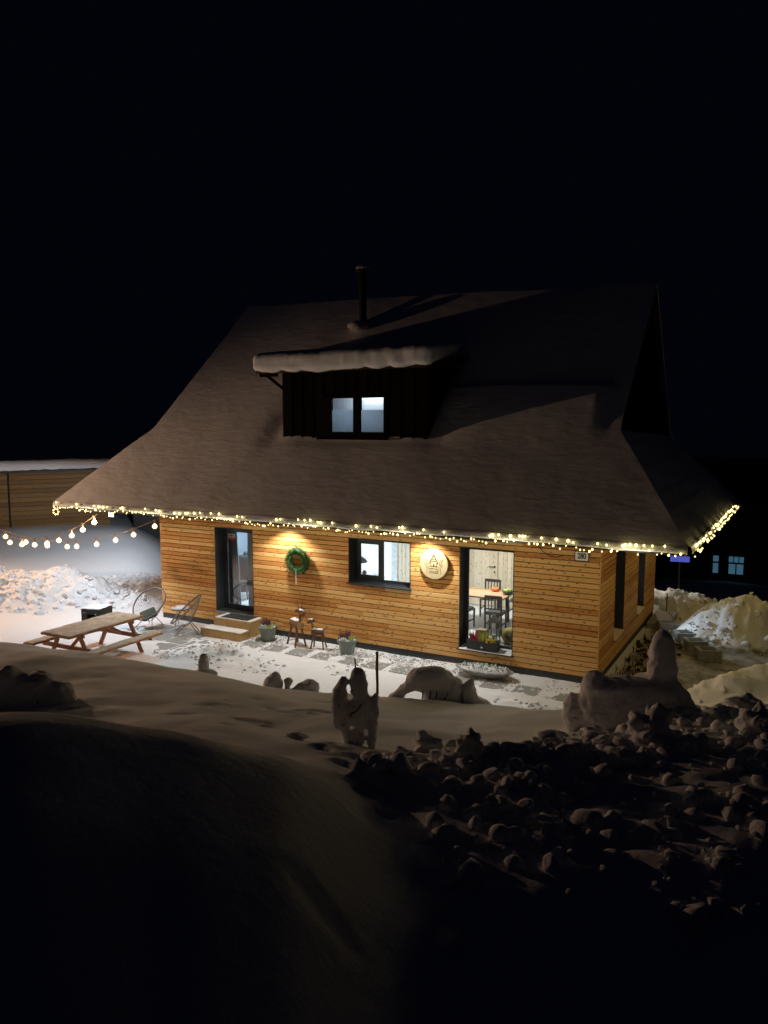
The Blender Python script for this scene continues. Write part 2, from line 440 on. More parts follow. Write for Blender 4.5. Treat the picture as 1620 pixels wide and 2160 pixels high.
# ------------------------------------------------------------------ terrain
COLS = {
    60: [(0, 2.6), (2, 3.14), (3, 3.47), (3.9, 3.58), (4.8, 3.62), (6, 3.0), (8, 2.2), (11, 1.72), (14, 1.58), (15, 1.48), (17, .55), (19.2, 0), (22, .05), (25, .35), (29, 1.62), (34, 1.7), (60, 1.9)],
    55: [(0, 2.6), (2, 3.12), (3, 3.45), (3.9, 3.56), (4.8, 3.60), (6, 2.95), (8, 2.1), (11, 1.65), (14, 1.48), (14.8, 1.42), (17, .5), (19, 0), (22, .05), (25, .35), (29, 1.62), (34, 1.7), (60, 1.9)],
    49: [(0, 2.6), (2, 3.04), (3, 3.35), (3.9, 3.44), (4.8, 3.46), (6, 2.8), (8, 2.1), (11, 1.62), (13, 1.45), (14, 1.30), (16, .4), (17.5, 0), (22, .03), (25, .3), (28.5, 1.55), (34, 1.6), (60, 1.8)],
    46.4: [(0, 2.5), (2, 2.98), (3, 3.30), (3.9, 3.39), (4.8, 3.41), (6, 2.75), (8, 2.1), (11, 1.6), (13, 1.35), (13.6, 1.20), (15.4, .4), (16.8, 0), (22, .02), (25, .25), (28.3, 1.45), (31, 1.4), (60, 1.0)],
    44.6: [(0, 2.5), (2, 2.95), (3, 3.27), (3.9, 3.36), (4.8, 3.38), (6, 2.7), (8, 2.1), (11, 1.55), (13.2, 1.18), (15, .4), (16.4, 0), (22, .0), (25, .15), (28, .92), (31, .8), (60, .5)],
    42.6: [(0, 2.5), (2, 2.92), (3, 3.24), (3.9, 3.32), (4.8, 3.34), (6.2, 2.62), (9, 1.9), (12, 1.38), (13, 1.16), (14.5, .45), (16, 0), (22, 0), (60, 0)],
    35.8: [(0, 2.4), (2, 2.72), (3, 3.04), (3.9, 3.12), (4.8, 3.14), (6.5, 2.38), (9, 1.72), (11, 1.33), (12, 1.10), (13.2, .4), (14.2, 0), (22, 0), (60, 0)],
    28.8: [(0, 2.2), (2, 2.34), (3.6, 2.57), (4.8, 2.57), (6, 2.33), (7.5, 1.98), (9, 1.6), (11, 1.12), (12, .86), (13, .3), (13.8, 0), (22, 0), (60, 0)],
    21.7: [(0, 2.5), (2, 2.35), (4, 2.36), (5.5, 2.36), (6.9, 2.10), (8.5, 1.55), (10.5, 1.05), (12, .74), (13, .22), (13.6, 0), (22, 0), (60, 0)],
    14.9: [(0, 2.5), (2, 2.35), (4, 2.36), (5.6, 2.36), (7.3, 2.08), (8.5, 1.75), (10, 1.38), (11.2, 1.12), (12.2, .6), (13.6, 0), (22, 0), (30, -.8), (60, -6)],
    9.5: [(0, 2.4), (2, 2.25), (4, 2.28), (5.8, 2.36), (7.5, 2.18), (9, 1.75), (10.5, 1.3), (12, .72), (14, .1), (15, 0), (22, 0), (25, -.2), (33, -2), (60, -6)],
    1.8: [(0, 2.2), (2, 2.2), (4, 2.25), (6, 2.4), (7.5, 2.34), (9, 1.95), (11, 1.45), (13, .9), (15, .3), (17, 0), (20, 0), (25, -.4), (33, -2), (60, -6)],
    -12: [(0, 2.1), (2, 2.0), (4, 2.0), (6, 2.3), (8, 2.4), (10, 2.0), (13, 1.4), (16, .8), (18, .3), (21, 0), (25, -.4), (33, -2), (60, -6)],
}
az_t = np.arange(-12, 60.5, .5); D_t = np.arange(0, 60.1, .25)
_k = sorted(COLS)
_raw = np.array([np.interp(D_t, [p[0] for p in COLS[k]], [p[1] for p in COLS[k]]) for k in _k])
TAB = np.stack([np.interp(az_t, _k, _raw[:, j]) for j in range(len(D_t))], 1)
def _blur(A, axis, w):
    ker = np.hanning(w + 2)[1:-1]; ker /= ker.sum()
    pad = [(0, 0), (0, 0)]; pad[axis] = (w // 2, w // 2)
    B = np.pad(A, pad, mode='edge')
    return np.apply_along_axis(lambda v: np.convolve(v, ker, 'valid'), axis, B)
TAB = _blur(_blur(TAB, 1, 5), 0, 9)

# heaps of shovelled snow: x, y, radius x, radius y, rotation, height, roughness
HEAPS = [
    (-19.0, 14.7, 2.7, 1.25, 28, .95, .20), (-20.8, 13.6, 2.0, 1.3, 20, .9, .2), (-16.9, 15.6, 1.3, .8, 30, .30, .12), (-17.7, 17.4, 2.2, .7, 50, .32, .16),
    (-11.25, 13.35, .75, .55, 10, .30, .10), (-10.6, 13.0, 1.2, .5, -10, .07, .07), (-8.2, 13.55, .5, .3, 0, .06, .05), (-11.9, 12.9, .9, .4, 20, .08, .08),
    (-4.2, 13.35, .7, .25, 5, .06, .05),
    (-1.1, 20.2, 1.5, 1.25, 20, 1.20, .20), (.2, 20.6, 2.0, 1.1, -20, .60, .2), (-2.2, 22.6, 1.9, .9, -15, .55, .22), (-3.6, 24.2, 2.4, .9, 0, .5, .2), (1.7, 22.2, 2.0, 1.1, -20, .95, .22), (-1.75, 19.3, .7, .5, 30, .30, .12),
    (-.55, 15.2, 1.5, .55, 24, .58, .14), (.7, 15.6, 1.6, .8, 10, .70, .14),
]
def heap_field(x, y):
    z = np.zeros_like(x); rough = np.zeros_like(x)
    for hx, hy, rx, ry, ro, h, rg in HEAPS:
        c, s = math.cos(R(ro)), math.sin(R(ro))
        u = ((x - hx) * c + (y - hy) * s) / rx; v = (-(x - hx) * s + (y - hy) * c) / ry
        w = 1 - sst(0, 1, np.sqrt(u * u + v * v) / 1.25)
        z = np.maximum(z, h * w * (.85 + .25 * fbm(x * 1.3, y * 1.3, 5)))
        rough = np.maximum(rough, rg * np.minimum(1, w * 2.2))
    return z, rough

def ridge_mask(x, y):
    """band of thrown-up lumps across the foreground"""
    D = np.hypot(x, y); az = np.degrees(np.arctan2(-x, y))
    c = np.interp(az, [-12, 2, 9, 15, 20, 25, 29, 32], [6.9, 7.2, 7.2, 6.8, 6.5, 6.2, 6.0, 5.8])
    w = np.interp(az, [-12, 2, 9, 15, 22, 26, 29.5, 31], [1.3, 1.3, 1.0, .8, .75, .6, .2, .0])
    m = np.clip(1 - np.abs(D - c) / np.maximum(w, .02), 0, 1) * (w > .02)
    near = sst(3.6, 5.0, D) * (1 - sst(6.0, 7.2, D)) * sst(28, 22, az) * .48
    right = sst(8.2, 7.0, az) * sst(7, 8, D) * (1 - sst(11, 12.5, D)) * .6
    return np.maximum(m, np.maximum(near, right))

def ground_z(x, y, detail=True):
    x = np.asarray(x, float); y = np.asarray(y, float)
    D = np.clip(np.hypot(x, y), 0, 59.9); az = np.degrees(np.arctan2(-x, y))
    az = np.where(az > 120, 60, az); az = np.clip(az, -12, 60)
    fi = (az + 12) / .5; fj = D / .25
    i = np.clip(fi.astype(int), 0, len(az_t) - 2); j = np.clip(fj.astype(int), 0, len(D_t) - 2); fi = fi - i; fj = fj - j
    z = (TAB[i, j] * (1 - fi) + TAB[i + 1, j] * fi) * (1 - fj) + (TAB[i, j + 1] * (1 - fi) + TAB[i + 1, j + 1] * fi) * fj
    front = sst(.02, .5, z) * (D < 20)
    z = z + front * (.10 * fbm(x * .45, y * .45, 11, 3) + .03 * fbm(x * 1.5, y * 1.5, 12, 2)) * sst(2, 5, D)
    hz, rg = heap_field(x, y)
    z = z + hz
    rm = ridge_mask(x, y)
    z = z + rm * (.17 + .10 * fbm(x * 1.6, y * 1.6, 21, 3))
    if detail:
        rid = 1 - np.abs(fbm(x * 3.2, y * 3.2, 31, 4)) * 2
        z = z + rg * (.65 * fbm(x * 2.2, y * 2.2, 33, 5) + .55 * fbm(x * 6.5, y * 6.5, 36, 3) + .3 * rid)
        z = z + rm * (.13 * fbm(x * 3.6, y * 3.6, 35, 5) + .02 * (1 - 2 * np.abs(fbm(x * 6, y * 6, 37, 3))))
        patio = (1 - front) * (D < 19) * (D > 12)
        z = z + patio * (.010 + .014 * fbm(x * 1.1, y * 1.1, 41, 3) + .012 * fbm(x * 5, y * 5, 42, 4) * (.4 + .6 * sst(-.1, .4, fbm(x * .6, y * .6, 43, 2))))
        # trodden marks on the near slope and the shovelled patio
        tr = sst(.35, .6, fbm(x * 3.1, y * 3.1, 51, 2)) * sst(.1, .6, fbm(x * .7, y * .7, 52, 2))
        z = z - tr * front * .03
        z = z + (D > 20) * .06 * fbm(x * .5, y * .5, 61, 3) * sst(19, 23, D)
    return z

def coords(spec):
    out = [spec[0][0]]
    for a, b, st in spec:
        n = max(1, int(round((b - a) / st))); out += list(np.linspace(a, b, n + 1)[1:])
    return np.array(out)
gx = coords([(-420, -120, 50), (-120, -50, 10), (-50, -30, 1), (-30, -21, .25), (-21, -14, .075), (-14, 2.4, .055), (2.4, 8, .2), (8, 30, 1.5), (30, 120, 10), (120, 420, 50)])
gy = coords([(-420, -60, 60), (-60, -8, 6), (-8, 1, .3), (1, 3, .09), (3, 16, .055), (16, 24, .1), (24, 40, .4), (40, 80, 4), (80, 440, 40)])
GX, GY = np.meshgrid(gx, gy)
GZ = ground_z(GX, GY)
GZ = np.where((GX > -14.9) & (GX < -3.5) & (GY > 15.3) & (GY < 21.6), -.05, GZ)     # under the house floor
def press(x, y, rx, ry, rot, dep, rim=.3):
    i0, i1 = np.searchsorted(gy, [y - 2 * max(rx, ry), y + 2 * max(rx, ry)]); j0, j1 = np.searchsorted(gx, [x - 2 * max(rx, ry), x + 2 * max(rx, ry)])
    X, Y = GX[i0:i1, j0:j1] - x, GY[i0:i1, j0:j1] - y; c, s_ = math.cos(rot), math.sin(rot)
    q = np.sqrt(((X * c + Y * s_) / rx) ** 2 + ((-X * s_ + Y * c) / ry) ** 2)
    GZ[i0:i1, j0:j1] += -dep * (1 - sst(.6, 1.15, q)) + dep * rim * np.exp(-((q - 1.35) / .28) ** 2)
prnd = random.Random(3)
def walk(x0, y0, x1, y1, n, dep):
    a = math.atan2(y1 - y0, x1 - x0)
    for k in range(n):
        f = (k + .5) / n; sd = .11 * (1 if k % 2 else -1)
        press(x0 + (x1 - x0) * f - math.sin(a) * sd + prnd.uniform(-.03, .03), y0 + (y1 - y0) * f + math.cos(a) * sd + prnd.uniform(-.03, .03), .16, .075, a + prnd.uniform(-.2, .2), dep * prnd.uniform(.7, 1.2))
walk(-14.9, 13.9, -12.2, 13.9, 9, .022); walk(-12.3, 12.6, -12.6, 14.1, 5, .022); walk(-16.4, 12.9, -14.6, 14.2, 6, .03); walk(-11.5, 13.75, -4.2, 13.72, 20, .015); walk(-15.2, 11.8, -16.3, 13.2, 4, .03)
walk(-1.9, 14.6, -1.2, 18.2, 8, .03); walk(-2.8, 5.1, -4.1, 6.2, 5, .06)
press(-1.9, 2.9, .20, .10, .3, .035); press(-2.5, 4.6, .10, .08, 0, .04); press(-2.75, 4.75, .07, .06, 0, .03)
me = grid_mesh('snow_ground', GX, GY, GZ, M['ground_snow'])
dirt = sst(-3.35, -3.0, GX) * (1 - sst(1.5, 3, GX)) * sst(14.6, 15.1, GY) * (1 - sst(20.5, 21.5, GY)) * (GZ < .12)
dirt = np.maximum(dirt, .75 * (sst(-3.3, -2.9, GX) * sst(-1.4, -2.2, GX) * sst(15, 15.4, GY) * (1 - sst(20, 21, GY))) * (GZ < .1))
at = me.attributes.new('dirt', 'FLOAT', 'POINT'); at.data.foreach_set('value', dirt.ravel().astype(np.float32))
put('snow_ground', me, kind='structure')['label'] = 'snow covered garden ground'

def gz(x, y):
    i = int(np.clip(np.searchsorted(gy, y) - 1, 0, len(gy) - 2)); j = int(np.clip(np.searchsorted(gx, x) - 1, 0, len(gx) - 2))
    u = (x - gx[j]) / (gx[j + 1] - gx[j]); v = (y - gy[i]) / (gy[i + 1] - gy[i])
    return float((GZ[i, j] * (1 - u) + GZ[i, j + 1] * u) * (1 - v) + (GZ[i + 1, j] * (1 - u) + GZ[i + 1, j + 1] * u) * v)

# ------------------------------------------------------------------ the house
X0, X1, Y0, Y1 = -15.0, -3.37, 15.15, 21.8
PI = math.pi
PITCH = .1065; Z0 = .15
house = thing('wooden_house', 'larch clad house with steep snow covered roof, dormer and fairy lit eaves', 'house', (0, 0, 0))
OPEN_F = [(-13.12, -11.90, .363, 2.60), (-9.13, -7.52, 1.5345, 2.60), (-6.35, -5.13, .363, 2.60)]
OPEN_S = [(16.62, 17.65, .576, 2.92), (19.3, 20.2, .576, 2.92)]
TOPZ = Z0 + 26 * PITCH                                             # 2.919

# wall core: boxes round the openings, 0.02 behind the cladding
def wall_core(lo, hi, openings, place, ztop):
    mb = MB(); xs = lo
    for a, b, z0, z1 in sorted(openings):
        place(mb, xs, a, 0, ztop); place(mb, a, b, 0, z0)
        if z1 < ztop - .01: place(mb, a, b, z1, ztop)
        xs = b
    place(mb, xs, hi, 0, ztop); return mb
wall_core(X0 + .03, X1 - .03, OPEN_F, lambda mb, a, b, z0, z1: mb.box((a, Y0 + .03, z0), (b, Y0 + .42, z1)), TOPZ).obj('front_wall', M['membrane'], house)
wall_core(Y0 + .43, Y1 - .03, OPEN_S, lambda mb, a, b, z0, z1: mb.box((X1 - .42, a, z0), (X1 - .03, b, z1)), TOPZ).obj('side_wall', M['membrane'], house)
MB().box((X0 + .03, Y0 + .43, 0), (X0 + .4, Y1 - .03, TOPZ)).box((X0 + .41, Y1 - .4, 0), (X1 - .43, Y1 - .03, TOPZ)).obj('back_wall', M['membrane'], house)
MB().box((X0 + .01, Y0 + .012, -.1), (X1 - .012, Y0 + .029, Z0 - .004)).box((X1 - .029, Y0 + .03, -.1), (X1 - .012, Y1 - .02, Z0 - .004)).box((X0 + .01, Y0 + .03, -.1), (X0 + .028, Y1 - .02, Z0 - .004)).obj('plinth', M['plinth'], house)

def board_mesh(L):
    mb = MB(); h = PITCH - .007; t = .026
    pts = [(0, 0, 0), (0, -t, .010), (0, -t, h - .004), (0, -t + .004, h), (0, 0, h)]
    mb.prism(pts, (L, 0, 0)); return mb.mesh('board', M['larch'])
def cladding(lo, hi, openings, loc):
    for k in range(26):
        z = Z0 + k * PITCH; runs = [(lo, hi)]
        for a, b, z0, z1 in openings:
            if z + .02 > z0 and z + PITCH - .02 < z1:
                nr = []
                for r0, r1 in runs:
                    if a > r0 + .01 and b < r1 - .01: nr += [(r0, a), (b, r1)]
                    else: nr.append((r0, r1))
                runs = nr
        for r0, r1 in runs:
            cuts = [r0]; 
            while r1 - cuts[-1] > 4.2:
                cuts.append(cuts[-1] + random.choice((2.4, 3.0, 3.6)) + random.uniform(0, .4))
                if r1 - cuts[-1] < .5: cuts.pop(); break
            cuts.append(r1)
            for c0, c1 in zip(cuts, cuts[1:]):
                if c1 - c0 < .04: continue
                p, ro = loc(c0 + .0015, z); p = (p[0], p[1], p[2] + random.uniform(-.0012, .0012))
                put('board', board_mesh(c1 - c0 - .003), house, loc=p, rot=(random.uniform(-.004, .004), 0, ro))
cladding(X0, X1, OPEN_F, lambda s, z: ((s, Y0 + .026 + random.uniform(-.002, .002), z), 0))
cladding(Y0 + .03, Y1, OPEN_S, lambda s, z: ((X1 - .026 + random.uniform(-.002, .002), s, z), PI / 2))
# left gable cladding, seen only from the side: boards too
def left_side(s, z): return ((X0 + .026, s, z), -PI / 2)
for k in range(26):
    put('board', board_mesh(Y1 - Y0 - .04), house, loc=(X0 + .026, Y1 - .01, Z0 + k * PITCH), rot=(0, 0, -PI / 2))
MB().box((X1 - .004, Y0 - .004, Z0), (X1 + .018, Y0 + .022, TOPZ)).obj('corner_trim', M['larch'], house)

# --- windows and door
def reveal(w, x0, x1, z0, z1, depth=.30, sill=True, ext=.04):
    y = Y0
    MB().box((x0, y + .001, z0), (x0 + .018, y + depth, z1)).obj('jamb', M['anthracite'], w)
    MB().box((x1 - .018, y + .001, z0), (x1, y + depth, z1)).obj('jamb', M['anthracite'], w)
    MB().box((x0 + .019, y + .001, z1 - .018), (x1 - .019, y + depth, z1)).obj('head', M['anthracite'], w)
    if sill:
        MB().prism([(x0 - .03, y - .055, z0 - .012), (x0 - .03, y - .055, z0 + .014), (x0 - .03, y + depth, z0 + .04), (x0 - .03, y + depth, z0 + .012)], (x1 - x0 + .06, 0, 0)).obj('sill', M['anthracite'], w)

def sash(w, x0, x1, z0, z1, y, t=.07, d=.06, name='frame'):
    mb = MB()
    mb.box((x0, y, z0), (x1, y + d, z0 + t)).box((x0, y, z1 - t), (x1, y + d, z1)).box((x0, y, z0 + t), (x0 + t, y + d, z1 - t)).box((x1 - t, y, z0 + t), (x1, y + d, z1 - t))
    o = mb.obj(name, M['anthracite'], w)
    MB().box((x0 + t, y + d * .5, z0 + t), (x1 - t, y + d * .5 + .006, z1 - t)).obj('pane', M['glass'], o)
    return o

def part_root(name):
    e = bpy.data.objects.new(name, None); link(e); e.parent = house; e.empty_display_size = .1; return e
d = part_root('glazed_door')
x0, x1, z0, z1 = OPEN_F[0]; z0 = .40
reveal(d, x0, x1, z0, z1, sill=False)
sash(d, x0 + .02, x1 - .02, z0 + .03, z1 - .02, Y0 + .30, t=.05, d=.05)
sash(d, x0 + .075, x1 - .075, z0 + .085, z1 - .075, Y0 + .315, t=.07, d=.05, name='door_leaf')
MB().box((x0, Y0 - .02, z0 - .03), (x1, Y0 + .36, z0 + .028)).obj('threshold', M['chrome'], d)
MB().box((x0 + .155, Y0 + .318, z0 + .16), (x0 + .175, Y0 + .322, z1 - .16)).obj('spacer_strip', M['chrome'], d)
st = MB().box((x0 + .17, Y0 + .334, 2.29), (x0 + .39, Y0 + .338, 2.40)).obj('sticker', M['white_gloss'], d)
MB().box((x0 + .17, Y0 + .330, 2.235), (x0 + .39, Y0 + .334, 2.29)).obj('sticker_band', M['red_print'], st)
MB().box((x0 + .25, Y0 + .328, 2.33), (x0 + .31, Y0 + .332, 2.365)).obj('sticker_print', M['ink'], st)
w = part_root('kitchen_window')
x0, x1, z0, z1 = OPEN_F[1]
reveal(w, x0, x1, z0, z1)
sash(w, x0 + .02, x1 - .02, z0 + .035, z1 - .02, Y0 + .28, t=.06, d=.03)
sash(w, x0 + .09, -8.41, z0 + .10, z1 - .085, Y0 + .27, t=.075, d=.05, name='casement')
MB().box((-8.41, Y0 + .265, z0 + .096), (-8.36, Y0 + .325, z1 - .083)).obj('mullion', M['anthracite'], w)
w = part_root('picture_window')
x0, x1, z0, z1 = OPEN_F[2]
reveal(w, x0, x1, z0, z1)
sash(w, x0 + .02, x1 - .02, z0 + .03, z1 - .02, Y0 + .30, t=.07, d=.05)
MB().prism([(x0 + .02, Y0 - .052, z0 + .016), (x0 + .02, Y0 - .04, z0 + .026), (x0 + .02, Y0 + .29, z0 + .048), (x0 + .02, Y0 + .29, z0 + .041)], (x1 - x0 - .04, 0, 0)).obj('snow_film', M['snow'], w)
for (a, b, z0, z1) in OPEN_S:
    w = part_root('side_window'); x = X1
    MB().box((x - .3, a, z0), (x - .002, a + .018, z1)).obj('jamb', M['black_metal'], w)
    MB().box((x - .3, b - .018, z0), (x - .002, b, z1)).obj('jamb', M['black_metal'], w)
    MB().prism([(x + .05, a - .02, z0 - .02), (x + .05, a - .02, z0), (x - .3, a - .02, z0 + .03), (x - .3, a - .02, z0)], (0, b - a + .04, 0)).obj('sill', M['step_wood'], w)
    mb = MB(); t = .06; xx = x - .36
    mb.box((xx, a + .02, z0 + .03), (xx + .05, b - .02, z0 + .03 + t)).box((xx, a + .02, z1 - t), (xx + .05, b - .02, z1)).box((xx, a + .02, z0 + .09), (xx + .05, a + .08, z1 - t)).box((xx, b - .08, z0 + .09), (xx + .05, b - .02, z1 - t))
    f = mb.obj('frame', M['black_metal'], w)
    MB().box((xx + .02, a + .08, z0 + .09), (xx + .026, b - .08, z1 - t)).obj('pane', M['glass'], f)

# --- roof geometry: ridge, break and eave corners (snow surface)
RL, RR = Vector((-15.37, 19.6, 8.85)), Vector((-3.24, 19.6, 8.52))
BL, BR = Vector((-15.86, 15.9, 5.10)), Vector((-3.24, 15.9, 5.09))
EL, ER = Vector((-17.63, 13.98, 3.17)), Vector((-1.64, 13.98, 3.12))
BLb, BRb = Vector((-15.86, 22.7, 4.9)), Vector((-3.24, 22.7, 4.88))
ELb, ERb = Vector((-17.4, 23.75, 3.1)), Vector((-1.50, 23.75, 3.05))
def roof_disp(x, y, z):
    # wind ripples plus broad undulation
    r1 = fbm(x * 1.1 + .25 * y, z * 3.2, 71, 4); r2 = fbm(x * 3.4, z * 8.5 + .4 * x, 72, 3)
    return .05 * fbm(x * .35, y * .5, 70, 3) + .008 * r1 + .006 * r2

def sheet(knots_l, knots_r, nx, ns, name, ledge=False, lip=None, thick=None):
    """smooth snow sheet through cross-sections; lip = outward horizontal vector where the snow rolls over the edge"""
    L = [np.array(k) for k in knots_l]; Rr = [np.array(k) for k in knots_r]
    seg = []; t_all = np.linspace(0, len(L) - 1, ns)
    rows = []
    for t in t_all:
        i = min(int(t), len(L) - 2); f = t - i
        rows.append((L[i] * (1 - f) + L[i + 1] * f, Rr[i] * (1 - f) + Rr[i + 1] * f))
    A = np.array([r[0] for r in rows]); B = np.array([r[1] for r in rows])
    # soften the break
    for _ in range(max(2, ns // 14)):
        A[1:-1] = (A[:-2] + 2 * A[1:-1] + A[2:]) / 4; B[1:-1] = (B[:-2] + 2 * B[1:-1] + B[2:]) / 4
    s = np.linspace(0, 1, nx)[None, :, None]
    P = A[:, None, :] * (1 - s) + B[:, None, :] * s
    X, Y, Z = P[..., 0].copy(), P[..., 1].copy(), P[..., 2].copy()
    Z += roof_disp(X, Y, Z)
    if ledge:
        edge = 5.93 + .05 * fbm(X * .8, X * 0, 75, 2)
        m = sst(-7.55, -7.15, X) * (1 - sst(-3.9, -3.4, X)) * (1 - sst(edge, edge + .10, Z)) * sst(4.6, 5.7, Z)
        Z += .13 * m
        # wind scoops beside the dormer and the hollow under its window
        sc = np.exp(-(((X + 7.15) / .35) ** 2 + ((Z - 5.3) / .5) ** 2)) * .11 + np.exp(-(((X + 11.6) / .35) ** 2 + ((Z - 5.3) / .6) ** 2)) * .08 + np.exp(-(((X + 9.4) / 1.8) ** 2 + ((Z - 4.85) / .13) ** 2)) * .06
        Z -= sc
    if lip is not None:
        n = 7; ox, oy = lip; last = (X[-1].copy(), Y[-1].copy(), Z[-1].copy())
        xs, ys, zs = [X], [Y], [Z]
        for k in range(1, n + 1):
            a = k / n * PI / 2
            hx = .07 * math.sin(a); hz = .13 * (1 - math.cos(a))
            wob = .02 * fbm(last[0] * 1.7, last[1] * 1.7, 77, 3) * (k / n)
            xs.append((last[0] + ox * (hx + wob))[None]); ys.append((last[1] + oy * (hx + wob))[None]); zs.append((last[2] - hz + wob)[None])
        xs.append((last[0] - ox * .05)[None]); ys.append((last[1] - oy * .05)[None]); zs.append((last[2] - .145)[None])
        X, Y, Z = np.vstack(xs), np.vstack(ys), np.vstack(zs)
    return put(name, grid_mesh(name, X, Y, Z, M['roof_snow']), house)
sheet([RL, BL, EL], [RR, BR, ER], 340, 190, 'roof_snow', ledge=True, lip=(0, -1))
sheet([BR, ER], [BRb, ERb], 120, 50, 'roof_snow', lip=(1, 0))
sheet([BLb, ELb], [BL, EL], 120, 50, 'roof_snow', lip=(-1, 0))
sheet([RR, BRb, ERb], [RL, BLb, ELb], 80, 50, 'roof_snow', lip=(0, 1))

def deck(quads, th, name, m):
    mb = MB()
    for q in quads: mb.prism([Vector(p) - Vector((0, 0, .10)) for p in q], (0, 0, -th))
    return mb.obj(name, m, house)
def inset(p, dz=0): return Vector((p[0], p[1], p[2] + dz))
deck([(RL, RR, BR, BL), (BL, BR, ER, EL), (BR, BRb, ERb, ER), (BL, EL, ELb, BLb), (RL, BLb, BRb, RR), (BLb, ELb, ERb, BRb)], .045, 'roof_deck', M['black_metal'])
# gable triangles
for x, a, b, c, s in ((-3.36, RR, BR, BRb, -1), (-15.2, RL, BL, BLb, 1)):
    MB().prism([(x, a[1], a[2] - .2), (x, b[1] + .15, b[2] - .15), (x, c[1] - .15, c[2] - .15)], (s * .1, 0, 0)).obj('gable', M['dark_boards'], house)
MB().box((-15.9, 15.9, 4.88), (-3.3, 22.6, 4.95)).obj('attic_floor', M['dark_boards'], house)
# fascia and soffit
ze = 2.99
MB().box((EL[0] + .04, 13.96, ze - .035), (ER[0] - .04, 14.0, ze + .05)).obj('fascia', M['black_metal'], house)
MB().box((ER[0] - .07, 14.0, ze - .035), (ER[0] - .03, 23.7, ze + .05)).obj('fascia', M['black_metal'], house)
MB().box((EL[0] + .03, 14.0, ze - .035), (EL[0] + .07, 23.7, ze + .05)).obj('fascia', M['black_metal'], house)
MB().box((EL[0] + .08, 14.01, ze - .03), (ER[0] - .08, 23.6, ze - .01)).obj('soffit', M['dark_boards'], house)

# --- dormer
dy = 15.72
dm = MB().box((-11.33, dy + .03, 4.7), (-7.42, 18.3, 6.52)).obj('dormer', M['dark_boards'], house)
wx0, wx1, wz0, wz1 = -10.17, -8.44, 4.97, 5.86
bx = -11.35; k = 0
while bx < -7.45:
    wd = .30 + .02 * ((k * 7) % 3 - 1); b2 = min(bx + wd, -7.41)
    zt = 6.50; cut = (b2 > wx0 + .02 and bx < wx1 - .02)
    MB().box((bx + .006, dy, wz1 + .04 if cut else 4.86 + .03 * ((k * 5) % 3)), (b2 - .006, dy + .028, zt), bev=.006).obj('board', M['dark_boards'], dm)
    MB().box((b2 - .022, dy - .022, wz1 + .04 if cut else 4.86), (b2 + .022, dy - .001, zt - .02), bev=.004).obj('batten', M['dark_boards'], dm)
    if cut: MB().box((bx + .006, dy, 4.8), (b2 - .006, dy + .028, wz0 - .02)).obj('board', M['dark_boards'], dm)
    bx = b2; k += 1
for k in range(8):
    MB().box((-7.418, dy + .03 + k * .3, 4.7), (-7.392, dy + .318 + k * .3, 6.5), bev=.005).obj('board', M['dark_boards'], dm)
w = part_root('dormer_window')
mb = MB()
mb.box((wx0, dy - .03, wz0 - .10), (wx1, dy + .05, wz0 + .05)).box((wx0, dy - .03, wz1 - .05), (wx1, dy + .05, wz1)).box((wx0, dy - .03, wz0 + .05), (wx0 + .26, dy + .05, wz1 - .05)).box((wx1 - .06, dy - .03, wz0 + .05), (wx1, dy + .05, wz1 - .05)).box((-9.31, dy - .03, wz0 + .05), (-9.11, dy + .05, wz1 - .05))
mb.prism([(wx0 - .14, dy - .10, wz0 - .13), (wx0 - .14, dy - .10, wz0 - .10), (wx0 - .14, dy - .0, wz0 - .08), (wx0 - .14, dy - .0, wz0 - .13)], (wx1 - wx0 + .2, 0, 0))
mb.obj('frame', M['dark_boards'], w)
for a, b in ((wx0 + .26, -9.31), (-9.11, wx1 - .06)):
    MB().box((a, dy + .0, wz0 + .05), (b, dy + .006, wz1 - .05)).obj('pane', M['glass'], w)
    MB().box((a, dy + .012, wz0 + .05), (b, dy + .016, wz0 + .56)).obj('frosted_film', M['frost'], w)
# lit attic bathroom behind the window (an open box cut into the dormer)
bpy.data.objects.remove(dm.children[0]) if False else None
me_d = dm.data; bm = bmesh.new()
bmesh.ops.create_cube(bm, size=1); bmesh.ops.delete(bm, geom=list(bm.faces), context='FACES_ONLY'); bm.clear()
def add_box(bm, a, b):
    mbx = MB(); mbx.box(a, b); tmp = bpy.data.meshes.new('t'); mbx.bm.to_mesh(tmp); mbx.bm.free(); bm.from_mesh(tmp); bpy.data.meshes.remove(tmp)
add_box(bm, (-11.33, dy + .03, 4.7), (wx0 + .02, dy + .12, 6.52)); add_box(bm, (wx1 - .02, dy + .03, 4.7), (-7.42, dy + .12, 6.52))
add_box(bm, (wx0 + .02, dy + .03, 4.7), (wx1 - .02, dy + .12, wz0)); add_box(bm, (wx0 + .02, dy + .03, wz1), (wx1 - .02, dy + .12, 6.52))
add_box(bm, (-11.33, dy + .12, 4.7), (-11.25, 18.2, 6.52)); add_box(bm, (-7.5, dy + .12, 4.7), (-7.42, 18.2, 6.52)); add_box(bm, (-11.25, dy + .12, 6.45), (-7.5, 18.2, 6.52))
bm.to_mesh(me_d); bm.free()
